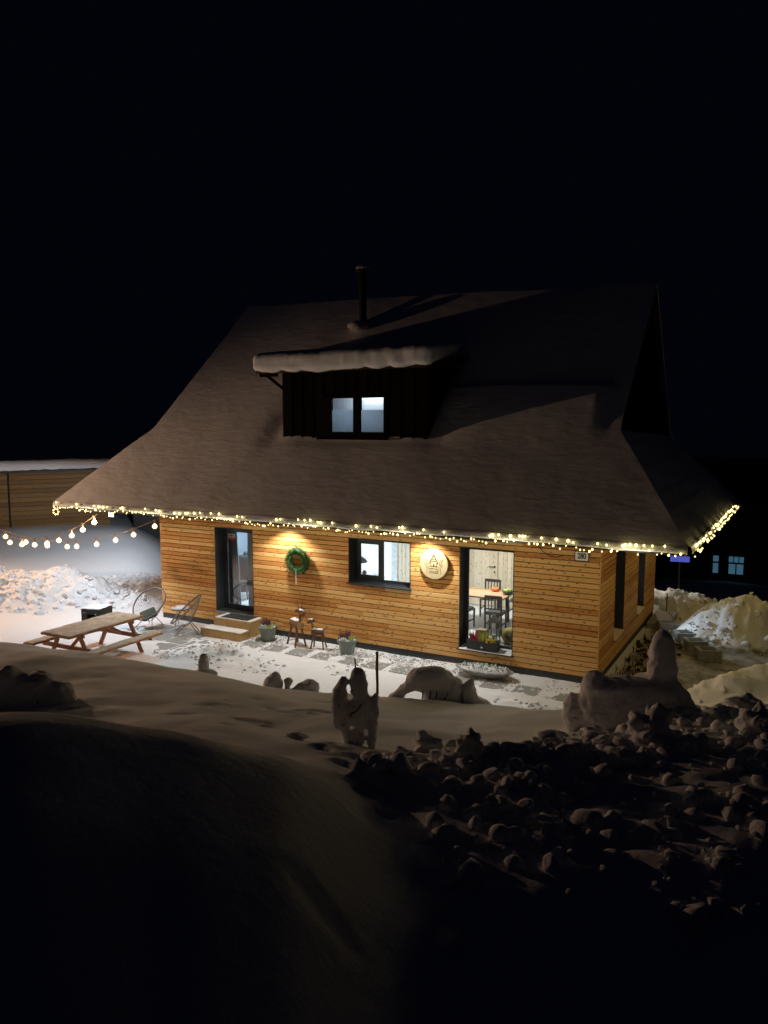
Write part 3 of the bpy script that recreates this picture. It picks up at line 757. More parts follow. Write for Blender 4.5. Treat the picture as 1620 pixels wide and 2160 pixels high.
bth = MB().poly([(-10.6, 17.3, 4.9), (-8.0, 17.3, 4.9), (-8.0, 17.3, 6.4), (-10.6, 17.3, 6.4)]).poly([(-10.6, dy + .125, 4.9), (-10.6, 17.3, 4.9), (-10.6, 17.3, 6.4), (-10.6, dy + .125, 6.4)]).poly([(-8.0, dy + .125, 4.9), (-8.0, 17.3, 4.9), (-8.0, 17.3, 6.4), (-8.0, dy + .125, 6.4)]).poly([(-10.6, dy + .125, 6.4), (-8.0, dy + .125, 6.4), (-8.0, 17.3, 6.4), (-10.6, 17.3, 6.4)]).poly([(-10.6, dy + .125, 4.97), (-8.0, dy + .125, 4.97), (-8.0, 17.3, 4.97), (-10.6, 17.3, 4.97)])
bth.obj('attic_room', M['blue_plaster'], house)
# dormer roof: deck, rafter, brace and the thick snow slab
MB().prism([(-11.85, 15.33, 6.42), (-11.85, 15.33, 6.52), (-11.85, 18.3, 6.92), (-11.85, 18.3, 6.82)], (4.65, 0, 0)).obj('dormer_roof', M['black_metal'], house)
MB().beam((-11.72, 15.6, 6.40), (-11.33, 15.78, 6.05), .07, .07).beam((-11.80, 15.45, 6.40), (-11.3, 15.45, 6.40), .08, .10).obj('brace', M['dark_boards'], house)
def dsn(p):
    t = (p.y - 15.25) / 3.1
    z = p.z + .125 * max(0, p.y - 15.3)
    low = (1 - (p.z - 6.5) / .4)
    z += low * (-.05 * abs(math.sin(p.x * 3.1 + 1.2 * math.sin(p.x * 2.3)))) * (1 if p.y < 15.5 else 0) + low * .03
    z += .02 * nz(p.x * 1.4, p.y * 1.4, 81) + .012 * nz(p.x * 6, p.z * 6, 82)
    y = p.y + .02 * nz(p.x * 3, p.z * 4, 83)
    x = p.x
    if x > -9.5: x -= max(0, p.y - 15.3) * .14 * (x + 9.5) / 2.4
    return Vector((x, y, z))
rounded_box((-11.93, 15.24, 6.44), (-7.12, 18.6, 6.90), .15, .05, dsn).obj('dormer_snow', M['roof_snow'], house, smooth=True)

# chimney, lightning rods
c = MB().lathe([(.105, 7.4), (.105, 8.9), (.13, 8.92), (.13, 9.0), (.11, 9.02), (.11, 9.25)], (-10.8, 18.75, 0)).lathe([(.17, 9.30), (.19, 9.33), (.17, 9.40), (.04, 9.44)], (-10.8, 18.75, 0)).obj('chimney', M['black_metal'], house, smooth=False)
MB().tube([(-10.8 + .15, 18.75, 9.2), (-10.8 + .15, 18.75, 9.32)], .008).tube([(-10.8 - .15, 18.75, 9.2), (-10.8 - .15, 18.75, 9.32)], .008).obj('cap_strut', M['black_metal'], c)
MB().lathe([(.185, 9.36), (.18, 9.42), (.12, 9.47), (.02, 9.49)], (-10.8, 18.75, .02), 20).obj('snow_cap', M['snow'], c, smooth=True)
MB().ball((-10.8, 18.5, 7.85), (.3, .28, .14), 3, jit=.03).obj('snow_collar', M['snow'], c, smooth=True)
MB().tube([(-15.3, 19.6, 8.7), (-15.42, 19.6, 9.1), (-15.62, 19.55, 9.5)], .008, 5).obj('lightning_rod', M['chrome'], house)
MB().tube([(-9.45, 19.6, 8.6), (-9.45, 19.6, 9.5)], .007, 5).obj('lightning_rod', M['chrome'], house)

# ------------------------------------------------------------------ interior rooms (parts of the house)
F = .42
MB().box((X0 + .41, Y0 + .431, F - .1), (X1 - .431, Y1 - .42, F)).obj('floor', M['floor'], house)
MB().box((X0 + .41, Y0 + .431, 2.72), (X1 - .431, Y1 - .42, 2.78)).obj('ceiling', M['white_plaster'], house)
MB().box((-14.59, Y0 + .431, F), (-14.55, 18.9, 2.72)).box((-9.9, 19.2, F), (-10.5, 19.25, 2.72)).box((-14.55, 19.2, F), (-10.5, 19.25, 2.72)).obj('living_wall', M['blue_plaster'], house)
MB().box((-12.4, 18.93, F), (-10.0, 19.0, 2.72)).box((-12.4, Y0 + .421, F), (-9.2, Y0 + .429, 2.72)).box((-7.45, Y0 + .421, F), (-6.42, Y0 + .429, 2.72)).box((X1 - .431, Y0 + .431, F), (X1 - .425, 16.6, 2.72)).obj('kitchen_wall', M['white_plaster'], house)
iw = MB().box((-9.78, 18.93, F), (-3.81, 19.0, 2.72)).obj('panel_wall', M['pine'], house)
px = -9.77
while px < -3.85:
    if not (-7.75 < px < -6.9): MB().box((px, 18.91, F + .01), (px + .112, 18.929, 2.71), bev=.003).obj('panel', M['pine'], iw)
    px += .118
idr = MB().box((-7.72, 18.885, F + .01), (-6.84, 18.925, 2.45), bev=.004).obj('inner_door', M['pine'], house)
for q in range(4): MB().box((-7.71 + q * .218, 18.878, F + .02), (-7.71 + q * .218 + .21, 18.884, 2.44), bev=.002).obj('panel', M['pine'], idr)
MB().tube([(-6.92, 18.87, 1.50), (-6.92, 18.83, 1.50), (-7.07, 18.83, 1.50)], .011).lathe([(.03, 0), (.03, .012)], (-6.92, 18.878, 1.50), 14, Matrix.Rotation(PI / 2, 4, 'X')).lathe([(.026, 0), (.026, .012)], (-6.92, 18.878, 1.36), 14, Matrix.Rotation(PI / 2, 4, 'X')).obj('handle', M['black_metal'], idr)
MB().box((-9.985, 18.90, F), (-9.79, 18.99, 2.72)).obj('room_post', M['silver_leaf'], house)
MB().box((-9.68, 18.895, 1.92), (-9.60, 18.908, 2.0), bev=.004).obj('light_switch', M['white_gloss'], house)

def area(name, loc, size, power, col=(.80, .91, 1.0), rot=(0, 0, 0), sy=None):
    l = bpy.data.lights.new(name, 'AREA'); l.energy = power; l.color = col; l.size = size
    if sy: l.shape = 'RECTANGLE'; l.size_y = sy
    o = bpy.data.objects.new(name, l); link(o); o.location = loc; o.rotation_euler = rot; return o
def point(name, loc, power, col, rad=.05):
    l = bpy.data.lights.new(name, 'POINT'); l.energy = power; l.color = col; l.shadow_soft_size = rad
    o = bpy.data.objects.new(name, l); link(o); o.location = loc; return o
def spot(name, loc, target, power, col, angle, blend=.6, rad=.04):
    l = bpy.data.lights.new(name, 'SPOT'); l.energy = power; l.color = col; l.spot_size = R(angle); l.spot_blend = blend; l.shadow_soft_size = rad
    o = bpy.data.objects.new(name, l); link(o); o.location = loc
    o.rotation_euler = (Vector(target) - Vector(loc)).to_track_quat('-Z', 'Y').to_euler(); return o
for i, (x, y, p, nm) in enumerate(((-12.9, 17.3, 110, 'over the armchair'), (-10.3, 17.0, 62, 'in the kitchen'), (-6.6, 17.3, 58, 'over the dining table'), (-5.3, 20.4, 150, 'in the back room'))):
    t = thing('ceiling_light', 'flat round white ceiling light ' + nm, 'ceiling light', (x, y, 2.72), 'ceiling lights in the rooms')
    MB().lathe([(.20, -.005), (.20, -.045), (.18, -.05)], n=20).obj('housing', M['white_gloss'], t)
    MB().lathe([(.17, -.052), (.16, -.066)], n=20).obj('diffuser', M['lamp_white'], t)
    area('room_light', (x, y, 2.63), .4, p * P_ROOM, (1.0, .95, .84) if x == -6.6 else (.80, .91, 1.0))
point('back_room_bulb', (-7.2, 20.55, 2.4), 240, (.72, .86, 1.0), .05)
area('attic_light', (-9.2, 16.7, 6.35), .5, 15, (.84, .93, 1.0))

# ------------------------------------------------------------------ furniture seen through the glass
def dining_chair(loc, rot, label):
    t = thing('dining_chair', label, 'chair', loc, 'dark wooden dining chairs', rot)
    for sx in (-.19, .19):
        MB().beam((sx, .18, 0), (sx, .18, .44), .035, .035).obj('leg', M['dark_wood'], t)
        MB().beam((sx, -.19, 0), (sx, -.22, .89), .035, .035).obj('leg', M['dark_wood'], t)
        MB().beam((sx, .16, .2), (sx, -.18, .2), .02, .025).obj('stretcher', M['dark_wood'], t)
    MB().box((-.21, -.2, .43), (.21, .2, .46), bev=.008).obj('seat', M['dark_wood'], t)
    MB().beam((-.19, -.22, .86), (.19, -.22, .86), .025, .07).obj('top_rail', M['dark_wood'], t)
    MB().beam((-.19, -.205, .58), (.19, -.205, .58), .02, .03).obj('lower_rail', M['dark_wood'], t)
    for k in range(4): MB().beam((-.115 + k * .077, -.205, .58), (-.115 + k * .077, -.22, .84), .014, .035).obj('slat', M['dark_wood'], t)
    MB().box((-.19, -.18, .462), (.19, .18, .50), bev=.015).obj('cushion', M['cushion'], t)
    return t
dt = thing('dining_table', 'long oak dining table with black trestle inside the picture window', 'table', (-6.9, 17.25, F))
for k in range(5): MB().box((-.95, -.45 + k * .18, .71), (.95, -.45 + k * .18 + .177, .745), bev=.003).obj('plank', M['table_top_in'], dt)
for sx in (-.8, .8):
    MB().beam((sx, -.36, 0), (sx, -.28, .70), .07, .07).obj('leg', M['dark_wood'], dt)
    MB().beam((sx, .36, 0), (sx, .28, .70), .07, .07).obj('leg', M['dark_wood'], dt)
MB().beam((-.8, 0, .66), (.8, 0, .66), .05, .09).obj('apron', M['dark_wood'], dt)
dining_chair((-6.05, 16.62, F), R(4), 'dark dining chair with tied seat pad nearest the picture window on the right')
dining_chair((-6.85, 16.62, F), R(-5), 'dark dining chair half cut off by the left jamb of the picture window')
dining_chair((-6.70, 17.98, F), PI + R(3), 'dark dining chair behind the table in front of the pine door')
dining_chair((-5.98, 18.05, F), PI, 'dark dining chair behind the table at the right edge of the window')
t = thing('pumpkin', 'small orange pumpkin on the dining table', 'pumpkin', (-6.40, 17.52, F + .745))
mb = MB()
for k in range(8): mb.ball((.05 * math.cos(k * PI / 4), .05 * math.sin(k * PI / 4), .05), (.05, .05, .05), 2)
mb.obj('fruit', M['orange'], t, smooth=True); MB().tube([(0, 0, .08), (.01, 0, .12)], .008, 6).obj('stem', M['green_leaf'], t)
t = thing('salad_bowl', 'green bowl with pears on the dining table', 'bowl', (-6.02, 17.35, F + .745))
MB().lathe([(.06, 0), (.12, .04), (.15, .09), (.145, .09), (.11, .045), (.05, .01)]).obj('bowl', M['green_leaf'], t, smooth=True)
for a in range(4): MB().ball((.06 * math.cos(a * 1.6), .06 * math.sin(a * 1.6), .09), .045, 2).obj('pear', M['lime_leaf'], t, smooth=True)
t = thing('floor_lantern', 'grey metal lantern with glass sides on the floor by the picture window', 'lantern', (-5.78, 15.78, F))
for sx in (-.1, .1):
    for sy in (-.1, .1): MB().beam((sx, sy, .02), (sx, sy, .46), .014, .014).obj('post', M['rattan'], t)
MB().box((-.12, -.12, 0), (.12, .12, .03)).obj('base', M['rattan'], t)
MB().lathe([(.17, .46), (.15, .49), (.05, .58), (.03, .62)], n=4, m=Matrix.Rotation(PI / 4, 4, 'Z')).obj('roof', M['rattan'], t)
MB().tube([(-.04, 0, .62), (-.04, 0, .70), (.04, 0, .70), (.04, 0, .62)], .006, 6).obj('handle', M['rattan'], t)
MB().lathe([(.04, .03), (.04, .18)], n=12).obj('candle', M['white_gloss'], t)
t = thing('pouf', 'mustard knitted pouf behind the flower box', 'pouf', (-5.42, 15.95, F))
MB().lathe([(.15, 0), (.21, .06), (.22, .18), (.19, .28), (.08, .32)], n=24).obj('cover', M['lid_yellow'], t, smooth=True)
t = thing('cardboard_box', 'small beige cardboard box left of the lantern', 'box', (-6.08, 15.85, F))
MB().box((-.12, -.1, 0), (.12, .1, .24), bev=.004).obj('carton', M['cardboard'], t); MB().box((-.02, -.101, .02), (.02, -.1005, .23)).obj('tape', M['lid_yellow'], t)
# living room
t = thing('armchair', 'dark brown wingback armchair on thin legs behind the glazed door', 'armchair', (-13.55, 16.62, F), rotz=R(205))
for sx in (-.27, .27):
    for sy in (-.25, .25): MB().tube([(sx, sy, .22), (sx * 1.1, sy * 1.1, 0)], [.025, .014], 8).obj('leg', M['dark_wood'], t)
rounded_box((-.34, -.32, .2), (.34, .32, .45), .08, .06).obj('seat', M['dark_fabric'], t, smooth=True)
def wing(p): return Vector((p.x * (1 - .25 * max(0, p.z - .95)), p.y - .2 * (p.z - .4), p.z))
rounded_box((-.34, -.38, .4), (.34, -.22, 1.12), .08, .06, wing).obj('backrest', M['dark_fabric'], t, smooth=True)
for sx in (-1, 1):
    rounded_box((sx * .34 - .06, -.34, .4), (sx * .34 + .06, .28, .62), .06, .05).obj('armrest', M['dark_fabric'], t, smooth=True)
    rounded_box((sx * .33 - .045, -.40, .6), (sx * .33 + .045, -.14, 1.05), .05, .05, wing).obj('wing', M['dark_fabric'], t, smooth=True)
t = thing('sideboard', 'white sideboard with dark top along the blue wall', 'sideboard', (-14.3, 17.9, F))
MB().box((-.22, -.9, .12), (.22, .9, .82), bev=.01).obj('cabinet', M['white_plaster'], t)
MB().box((-.24, -.93, .82), (.26, .93, .88), bev=.004).obj('top', M['anthracite'], t)
for sx in (-.18, .18):
    for sy in (-.8, .8): MB().tube([(sx, sy, .12), (sx, sy, 0)], .02, 8).obj('leg', M['dark_wood'], t)
for k in range(3): MB().box((.221, -.88 + k * .59, .14), (.228, -.88 + k * .59 + .575, .80), bev=.002).obj('door', M['white_gloss'], t)
t = thing('potted_succulent', 'small green plant in a round white pot on the sideboard', 'potted plant', (-14.25, 18.15, F + .88))
MB().lathe([(.05, 0), (.10, .05), (.12, .12), (.11, .15), (.10, .15)]).obj('pot', M['white_gloss'], t, smooth=True)
mb = MB()
for k in range(26):
    a = k * 2.4; r = .02 + .003 * k; mb.tube([(r * math.cos(a), r * math.sin(a), .14), (r * 2.1 * math.cos(a), r * 2.1 * math.sin(a), .24)], [.012, .002], 5)
mb.obj('leaves', M['green_leaf'], t)
t = thing('storage_jar', 'dark glass jar beside the white plant pot', 'jar', (-14.25, 17.80, F + .88))
MB().lathe([(.06, 0), (.07, .02), (.07, .13), (.05, .16)]).obj('jar', M['anthracite'], t, smooth=True); MB().lathe([(.05, .16), (.05, .19)]).obj('lid', M['chrome'], t)
def curtain_mesh():
    n = 80; X = []; 
    s = np.linspace(0, 1, n); zz = np.linspace(F + .03, 2.6, 24)
    Sx, Zz = np.meshgrid(s, zz)
    pinch = .55 + .45 * ((Zz - F) / 2.2)
    X = -13.30 + Sx * .42 * (1.25 - .25 * (Zz / 2.6)); Y = 15.75 + .035 * np.sin(Sx * 34 + Zz * .6)
    return grid_mesh('curtain', X, Y, Zz, M['curtain'])
t = thing('curtain', 'grey pleated curtain gathered at the left of the glazed door', 'curtain', (0, 0, 0))
put('cloth', curtain_mesh(), t); MB().tube([(-13.3, 15.75, 2.63), (-11.7, 15.75, 2.63)], .012).obj('rail', M['chrome'], t)
# kitchen
t = thing('kitchen_counter', 'pale kitchen counter under the small window', 'counter', (-9.3, 16.3, F))
MB().box((-1.5, -.3, 0), (.1, .3, .86), bev=.005).obj('cabinet', M['pine'], t); MB().box((-1.53, -.33, .86), (.13, .33, .90), bev=.004).obj('worktop', M['white_plaster'], t)
t = thing('pendant_shade', 'dark flat bell shaped lampshade seen through the kitchen window', 'lampshade', (-9.72, 16.6, 1.75))
MB().lathe([(.24, 0), (.20, .07), (.12, .13), (.03, .17), (.02, .2)], n=28).obj('shade', M['anthracite'], t, smooth=True); MB().tube([(0, 0, .2), (0, 0, .96)], .006, 6).obj('cord', M['cable'], t)
t = thing('storage_basket', 'beige woven basket on the kitchen worktop', 'basket', (-8.95, 16.25, 1.32))
MB().lathe([(.13, 0), (.16, .16), (.165, .18), (.15, .17), (.12, .01)], n=20).obj('basket', M['rope'], t)
mb = MB()
for k in range(10): mb.tube([(0, 0, .1), (.12 * math.cos(k * 2.3), .10 * math.sin(k * 2.3), .24 + .02 * (k % 3))], [.01, .004], 5)
mb.obj('utensils', M['anthracite'], t)
t = thing('paper_roll', 'beige paper roll on the windowsill with a small white cap', 'paper roll', (-9.03, 15.72, 1.32))
MB().lathe([(.055, 0), (.055, .40)], n=20).obj('roll', M['cardboard'], t); MB().lathe([(.03, .4), (.03, .43)], n=12).obj('cap', M['red_print'], t)

# ------------------------------------------------------------------ things on the front wall
FY = Y0 - .004
t = thing('door_wreath', 'green fir wreath with long cream ribbon hung on the larch wall', 'wreath', (-10.50, FY - .10, 1.955))
mb = MB(); mb2 = MB()
for k in range(1500):
    a = random.uniform(0, 2 * PI); b = random.uniform(0, 2 * PI); rr = .075 * math.sqrt(random.random())
    c0 = Vector(((.245 + rr * math.cos(b)) * math.cos(a), rr * math.sin(b), (.245 + rr * math.cos(b)) * math.sin(a)))
    tan = Vector((-math.sin(a), 0, math.cos(a))); out = Vector((math.cos(b) * math.cos(a), math.sin(b), math.cos(b) * math.sin(a)))
    dr = (tan * random.uniform(.2, 1) + out * random.uniform(.5, 1.1)).normalized()
    mb.tube([c0, c0 + dr * random.uniform(.04, .075)], [.006, .0012], 3, cap=False)
mb.obj('foliage', M['fir'], t)
MB().lathe([(.06 * math.cos(q * PI / 6) + .245, .05 * math.sin(q * PI / 6)) for q in range(13)], n=36, m=Matrix.Rotation(PI / 2, 4, 'X'), cap=False).obj('core', M['fir'], t, smooth=True)
MB().prism([(-.02, -.06, -.22), (.02, -.06, -.22), (.012, -.05, -.58), (-.014, -.05, -.56)], (0, .004, 0)).obj('ribbon', M['ribbon'], t)
MB().tube([(0, .02, .28), (0, .09, .42)], .004, 6).obj('hanging_loop', M['cable'], t)

t = thing('round_house_sign', 'round pale wooden sign with burnt hut drawing and lettering', 'sign', (-6.92, FY - .055, 2.18))
rot = Matrix.Rotation(PI / 2, 4, 'X')
MB().lathe([(.325, -.016), (.335, -.01), (.335, .016), (.325, .022)], n=64, m=rot).obj('disc', M['sign_wood'], t)
yy = -.0235
def stroke(pts, w, name='engraving'):
    mb = MB()
    for a, b in zip(pts, pts[1:]):
        a = Vector((a[0], yy, a[1])); b = Vector((b[0], yy, b[1])); d = (b - a).normalized(); nrm = Vector((-d.z, 0, d.x)) * w / 2
        mb.prism([a - nrm - d * w * .3, b - nrm + d * w * .3, b + nrm + d * w * .3, a + nrm - d * w * .3], (0, .003, 0))
    mb.obj(name, M['burnt'], t)
stroke([(-.10, .02), (0, .20), (.10, .02)], .026); stroke([(-.07, .03), (-.07, -.05), (.07, -.05), (.07, .03)], .018); stroke([(-.035, .10), (.035, .10)], .018); stroke([(-.05, .06), (.05, .06)], .018)
stroke([(0, .20), (0, .25)], .012); stroke([(0, -.05), (0, 0)], .03)
for s in (-1, 1):
    stroke([(s * .13, -.02), (s * .155, .10)], .012); stroke([(s * .155, -.04), (s * .215, .12)], .014); stroke([(s * .17, -.07), (s * .225, .01)], .012)
stroke([(-.16, -.21), (-.165, -.09), (-.11, -.055), (0, -.045), (.11, -.055), (.165, -.09), (.17, -.21)], .009)
text_obj('lettering', 'HAPPY HILL', .052, M['burnt'], t, (0, yy, -.105), (PI / 2, 0, 0))
text_obj('lettering', 'HOUSE', .085, M['burnt'], t, (0, yy, -.175), (PI / 2, 0, 0), sx=.85)

t = thing('house_number_plate', 'white enamel plate with black border reading 280 at the wall corner', 'number plate', (-3.73, FY - .03, 2.61))
rounded_box((-.145, -.002, -.105), (.145, .012, .105), .03, .01).obj('border', M['ink'], t)
rounded_box((-.128, -.006, -.088), (.128, -.001, .088), .022, .01).obj('plate', M['white_gloss'], t)
text_obj('number', '280', .155, M['ink'], t, (0, -.0075, 0), (PI / 2, 0, 0), depth=.001, sx=.72, bold=.004)
o = MB().tube([(-4.72, FY - .005, 2.93), (-4.66, FY - .02, 2.78), (-4.52, FY - .025, 2.64), (-4.38, FY - .02, 2.56), (-4.24, FY - .02, 2.54), (-4.10, FY - .02, 2.60)], .008, 6).obj('loose_cable', M['cable'], None, smooth=True)
tag(o, 'loose dark cable sagging from the eave left of the number plate', 'cable')

# soffit downlights
for x, nm in ((-10.75, 'above the wreath'), (-7.1, 'above the round sign')):
    t = thing('soffit_spotlight', 'small recessed spotlight under the eave ' + nm, 'spotlight', (x, 14.72, 2.95), 'spotlights under the eave')
    MB().lathe([(.045, 0), (.055, -.012), (.035, -.012)], n=20).obj('ring', M['chrome'], t)
    MB().lathe([(.033, -.006), (.030, -.010)], n=16).obj('lens', M['lamp_white'], t)
    spot('soffit_light', (x, 14.72, 2.92), (x, 14.45, 0), P_SOFFIT, (1.0, .98, .92), 128, .45, .03)
t = thing('patio_floodlight', 'white floodlight under the left roof overhang above the garden chairs', 'floodlight', (-15.75, 14.25, 2.92))
MB().box((-.10, -.05, -.12), (.10, .05, 0), bev=.01).obj('housing', M['black_metal'], t); MB().box((-.085, -.055, -.11), (.085, -.051, -.02)).obj('lens', M['lamp_white'], t)
spot('flood_light', (-15.75, 14.12, 2.84), (-16.3, 12.9, 0), P_FLOOD, (.78, .89, 1.0), 148, .5, .06)

t = thing('slope_fill_light', 'added fill light under the left gable eave brightening the snowy slope', 'floodlight', (-16.6, 16.6, 2.92))  # added fixture, no such lamp known here; brightens the slope beside the barn
MB().box((-.06, -.10, -.12), (.06, .10, 0), bev=.01).obj('housing', M['black_metal'], t); MB().box((-.066, -.085, -.11), (-.061, .085, -.02)).obj('lens', M['lamp_white'], t)
spot('slope_fill', (-16.75, 16.6, 2.84), (-25.0, 18.2, 1.9), P_GABLE, (.80, .90, 1.0), 142, 1.0, .06)
# fairy lights
def fairy(name, label, p, q, n, jz, cat='fairy lights', wob=.03, offs=(0, -1), big=.3):
    t = thing(name, label, cat, p)
    P, Q = Vector(p), Vector(q); d = Q - P
    ms = []
    for r, m in ((.013, 'fairy_dim'), (.017, 'fairy_dim'), (.020, 'fairy'), (.026, 'fairy')):
        ms.append(MB().ball((0, 0, 0), (r, r, r * 1.25), 1).mesh('bulb', M[m], True))
    pts = []
    for k in range(n):
        f = (k + random.uniform(.1, .9)) / n
        up = random.random() < big
        off = .11 + random.uniform(0, .03) if up else random.uniform(-.03, .045)
        out = .055 + (.02 if up else .035) + random.uniform(0, .02)
        c = d * f + Vector((offs[0] * out, offs[1] * out, off + .02 * math.sin(f * 40)))
        put('bulb', ms[random.choice((2, 3)) if up else random.choice((0, 0, 1, 2))], t, loc=c)
        pts.append(c + Vector((-offs[0] * .012, -offs[1] * .012, .02)))
    pts.sort(key=lambda v: v.dot(d))
    MB().tube(pts, .0035, 4).obj('wire', M['cable'], t)
    return t
fairy('fairy_light_string', 'warm fairy light string along the front eave of the house', (-17.55, 13.96, 2.99), (-1.72, 13.96, 2.96), 215, .05)
fairy('fairy_light_string', 'bright fairy light string up the right hand side eave', (-1.62, 14.0, 2.97), (-1.55, 22.9, 2.97), 80, .05, offs=(1, 0), big=.35)
t = thing('fairy_light_loop', 'small dangling loop of fairy lights at the left eave tip', 'fairy lights', (-17.5, 13.90, 2.93))
bm_ = MB().ball((0, 0, 0), .022, 1).mesh('bulb', M['fairy'], True)
for k in range(7): put('bulb', bm_, t, loc=(.10 * math.cos(k * .9) , 0, -.05 + .08 * math.sin(k * .9)))
MB().tube([(.10 * math.cos(k * .45), 0, -.05 + .08 * math.sin(k * .45)) for k in range(15)], .003, 4).obj('wire', M['cable'], t)
for k in range(7):
    point('fairy_glow', (-16.3 + k * 2.3, 13.86, 2.78), 15, (1.0, .84, .54), .15)
for k in range(5):
    point('fairy_glow', (-1.46, 14.8 + k * 1.8, 2.70), 10, (1.0, .70, .20), .15)

# festoon strings with pear bulbs to a post left of the frame
def festoon(label, p, q, sag, fs, mats):
    t = thing('festoon_string', label, 'string lights', p, 'festoon strings over the patio')
    P, Q = Vector(p), Vector(q)
    def at(f): v = (Q - P) * f; v.z -= sag * 4 * f * (1 - f); return v
    MB().tube([at(k / 40) for k in range(41)], .008, 6).obj('cable', M['rope'], t)
    for f in fs:
        c = at(f) + Vector((random.uniform(-.02, .02), 0, 0))
        MB().lathe([(.018, -.01), (.024, -.03), (.024, -.075), (.018, -.085)], c, 10).obj('socket', M['rope'], t)
        MB().lathe([(.016, -.083), (.03, -.10), (.062, -.135), (.066, -.165), (.050, -.205), (.012, -.225)], c, 14).obj('bulb', M['festoon'], t, smooth=True)
        MB().tube([c + Vector((-.06, 0, .0)), c + Vector((0, -.02, .015)), c + Vector((.07, 0, .01))], .010, 5).obj('knot', M['rope'], t)
    return at
PO = (-22.0, 14.0, 2.75)
a1 = festoon('festoon of round warm bulbs hanging from the left eave, upper string', (-16.04, 14.0, 2.88), PO, .80, [.02, .095, .17, .255, .335, .42, .51, .60, .70, .8, .9], None)
a2 = festoon('festoon of round warm bulbs starting at the house corner, lower string', (-14.95, 15.08, 2.72), PO, .80, [.02, .115, .20, .29, .385, .43, .53, .64, .74, .84, .93], None)
for f in (.15, .5, .85):
    v = Vector((-16.04, 14.0, 2.88)) + a1(f); point('festoon_glow', (v.x, v.y, v.z - .12), 6, (1, .66, .38), .1)
    v = Vector((-14.95, 15.08, 2.72)) + a2(f); point('festoon_glow', (v.x, v.y, v.z - .12), 6, (1, .66, .38), .1)
t = thing('festoon_post', 'timber post holding the festoon strings left of the patio', 'post', (-22, 14, 0))
MB().box((-.05, -.05, 0), (.05, .05, 3.1), bev=.008).obj('shaft', M['step_wood'], t); MB().tube([(0, -.05, 3.0), (0, -.12, 3.02), (0, -.12, 3.08)], .008).obj('hook', M['black_metal'], t)

# ------------------------------------------------------------------ patio
pv = bpy.data.objects.new('patio_paving', MB().box((-16.6, 13.2, -.16), (-3.4, 14.5, -.10)).mesh('paving_bed', M['edge'])); link(pv); pv['kind'] = 'structure'; pv['label'] = 'row of grey paving slabs along the front wall'
for k in range(12):
    x = -11.25 + k * .674; s = .245
    mb = rounded_box((-s, -s, -.05), (s, s, 0), .008, .12)
    mb.obj('paving_slab', M['slab'], pv, loc=(x, 14.22 + random.uniform(-.01, .01), .019 + random.uniform(-.004, .004))).rotation_euler = (0, 0, random.uniform(-.02, .02))
for i in range(6):
    for j in range(3):
        if i == 5 and j == 2: continue
        MB().box((-.29, -.29, -.05), (.29, .29, 0), bev=.004).obj('paving_slab', M['slab'], pv, loc=(-15.5 + i * .62, 13.1 + j * .62, .010 + random.uniform(-.006, .004)))
# lifted snow crust over parts of the slabs is the ground sheet itself; gravel strip by the wall
mb = MB()
me_g = bpy.data.meshes.new('gravel_strip')
base = MB().ball((0, 0, 0), 1, 2, jit=.08); base.bm.verts.ensure_lookup_table()
bv = np.array([v.co[:] for v in base.bm.verts]); bf = np.array([[v.index for v in f.verts] for f in base.bm.faces]); base.bm.free()
def scatter_mesh(name, pts, sizes, m, flat=.7, jit=.12, smooth=False, cuts=0):
    V = []; Fc = []
    for i, (p, s) in enumerate(zip(pts, sizes)):
        a = random.uniform(0, 2 * PI); c, sn = math.cos(a), math.sin(a)
        sc = np.array([s * random.uniform(.75, 1.3), s * random.uniform(.75, 1.3), s * flat * random.uniform(.7, 1.2)])
        u = bv.copy()
        if cuts:
            for _ in range(cuts):
                nn = rng.normal(size=3); nn /= np.linalg.norm(nn); dd = rng.uniform(.35, .8)
                u = u - np.maximum(0, u @ nn - dd)[:, None] * nn
        v = u * sc * (1 + rng.uniform(-jit, jit, (len(bv), 1)))
        v = np.stack([v[:, 0] * c - v[:, 1] * sn, v[:, 0] * sn + v[:, 1] * c, v[:, 2]], 1) + np.array(p)
        V.append(v); Fc.append(bf + i * len(bv))
    V = np.concatenate(V); Fc = np.concatenate(Fc)
    me = bpy.data.meshes.new(name); me.from_pydata(V.tolist(), [], Fc.tolist()); me.materials.append(m)
    if smooth: me.shade_smooth()
    return me
gp = []; gs = []
for k in range(3000):
    x = random.uniform(-11.7, -3.2); y = random.choice((random.uniform(14.50, 15.12), random.uniform(14.5, 15.12), random.uniform(13.98, 14.5)))
    if nz(x * 2, y * 2, 91) < -.25: continue
    gp.append((x, y, .004 + random.uniform(-.004, .008))); gs.append(random.uniform(.012, .028))
put('gravel_strip', scatter_mesh('gravel_strip', gp[::2], gs[::2], M['gravel']), kind='stuff')['label'] = 'grey gravel between slabs and wall'
put('snow_crumbs', scatter_mesh('snow_crumbs', [(p[0], p[1], p[2] + .006) for p in gp[1::2]], gs[1::2], M['snow'], smooth=True), kind='stuff')['label'] = 'snow crumbs lying on the gravel'

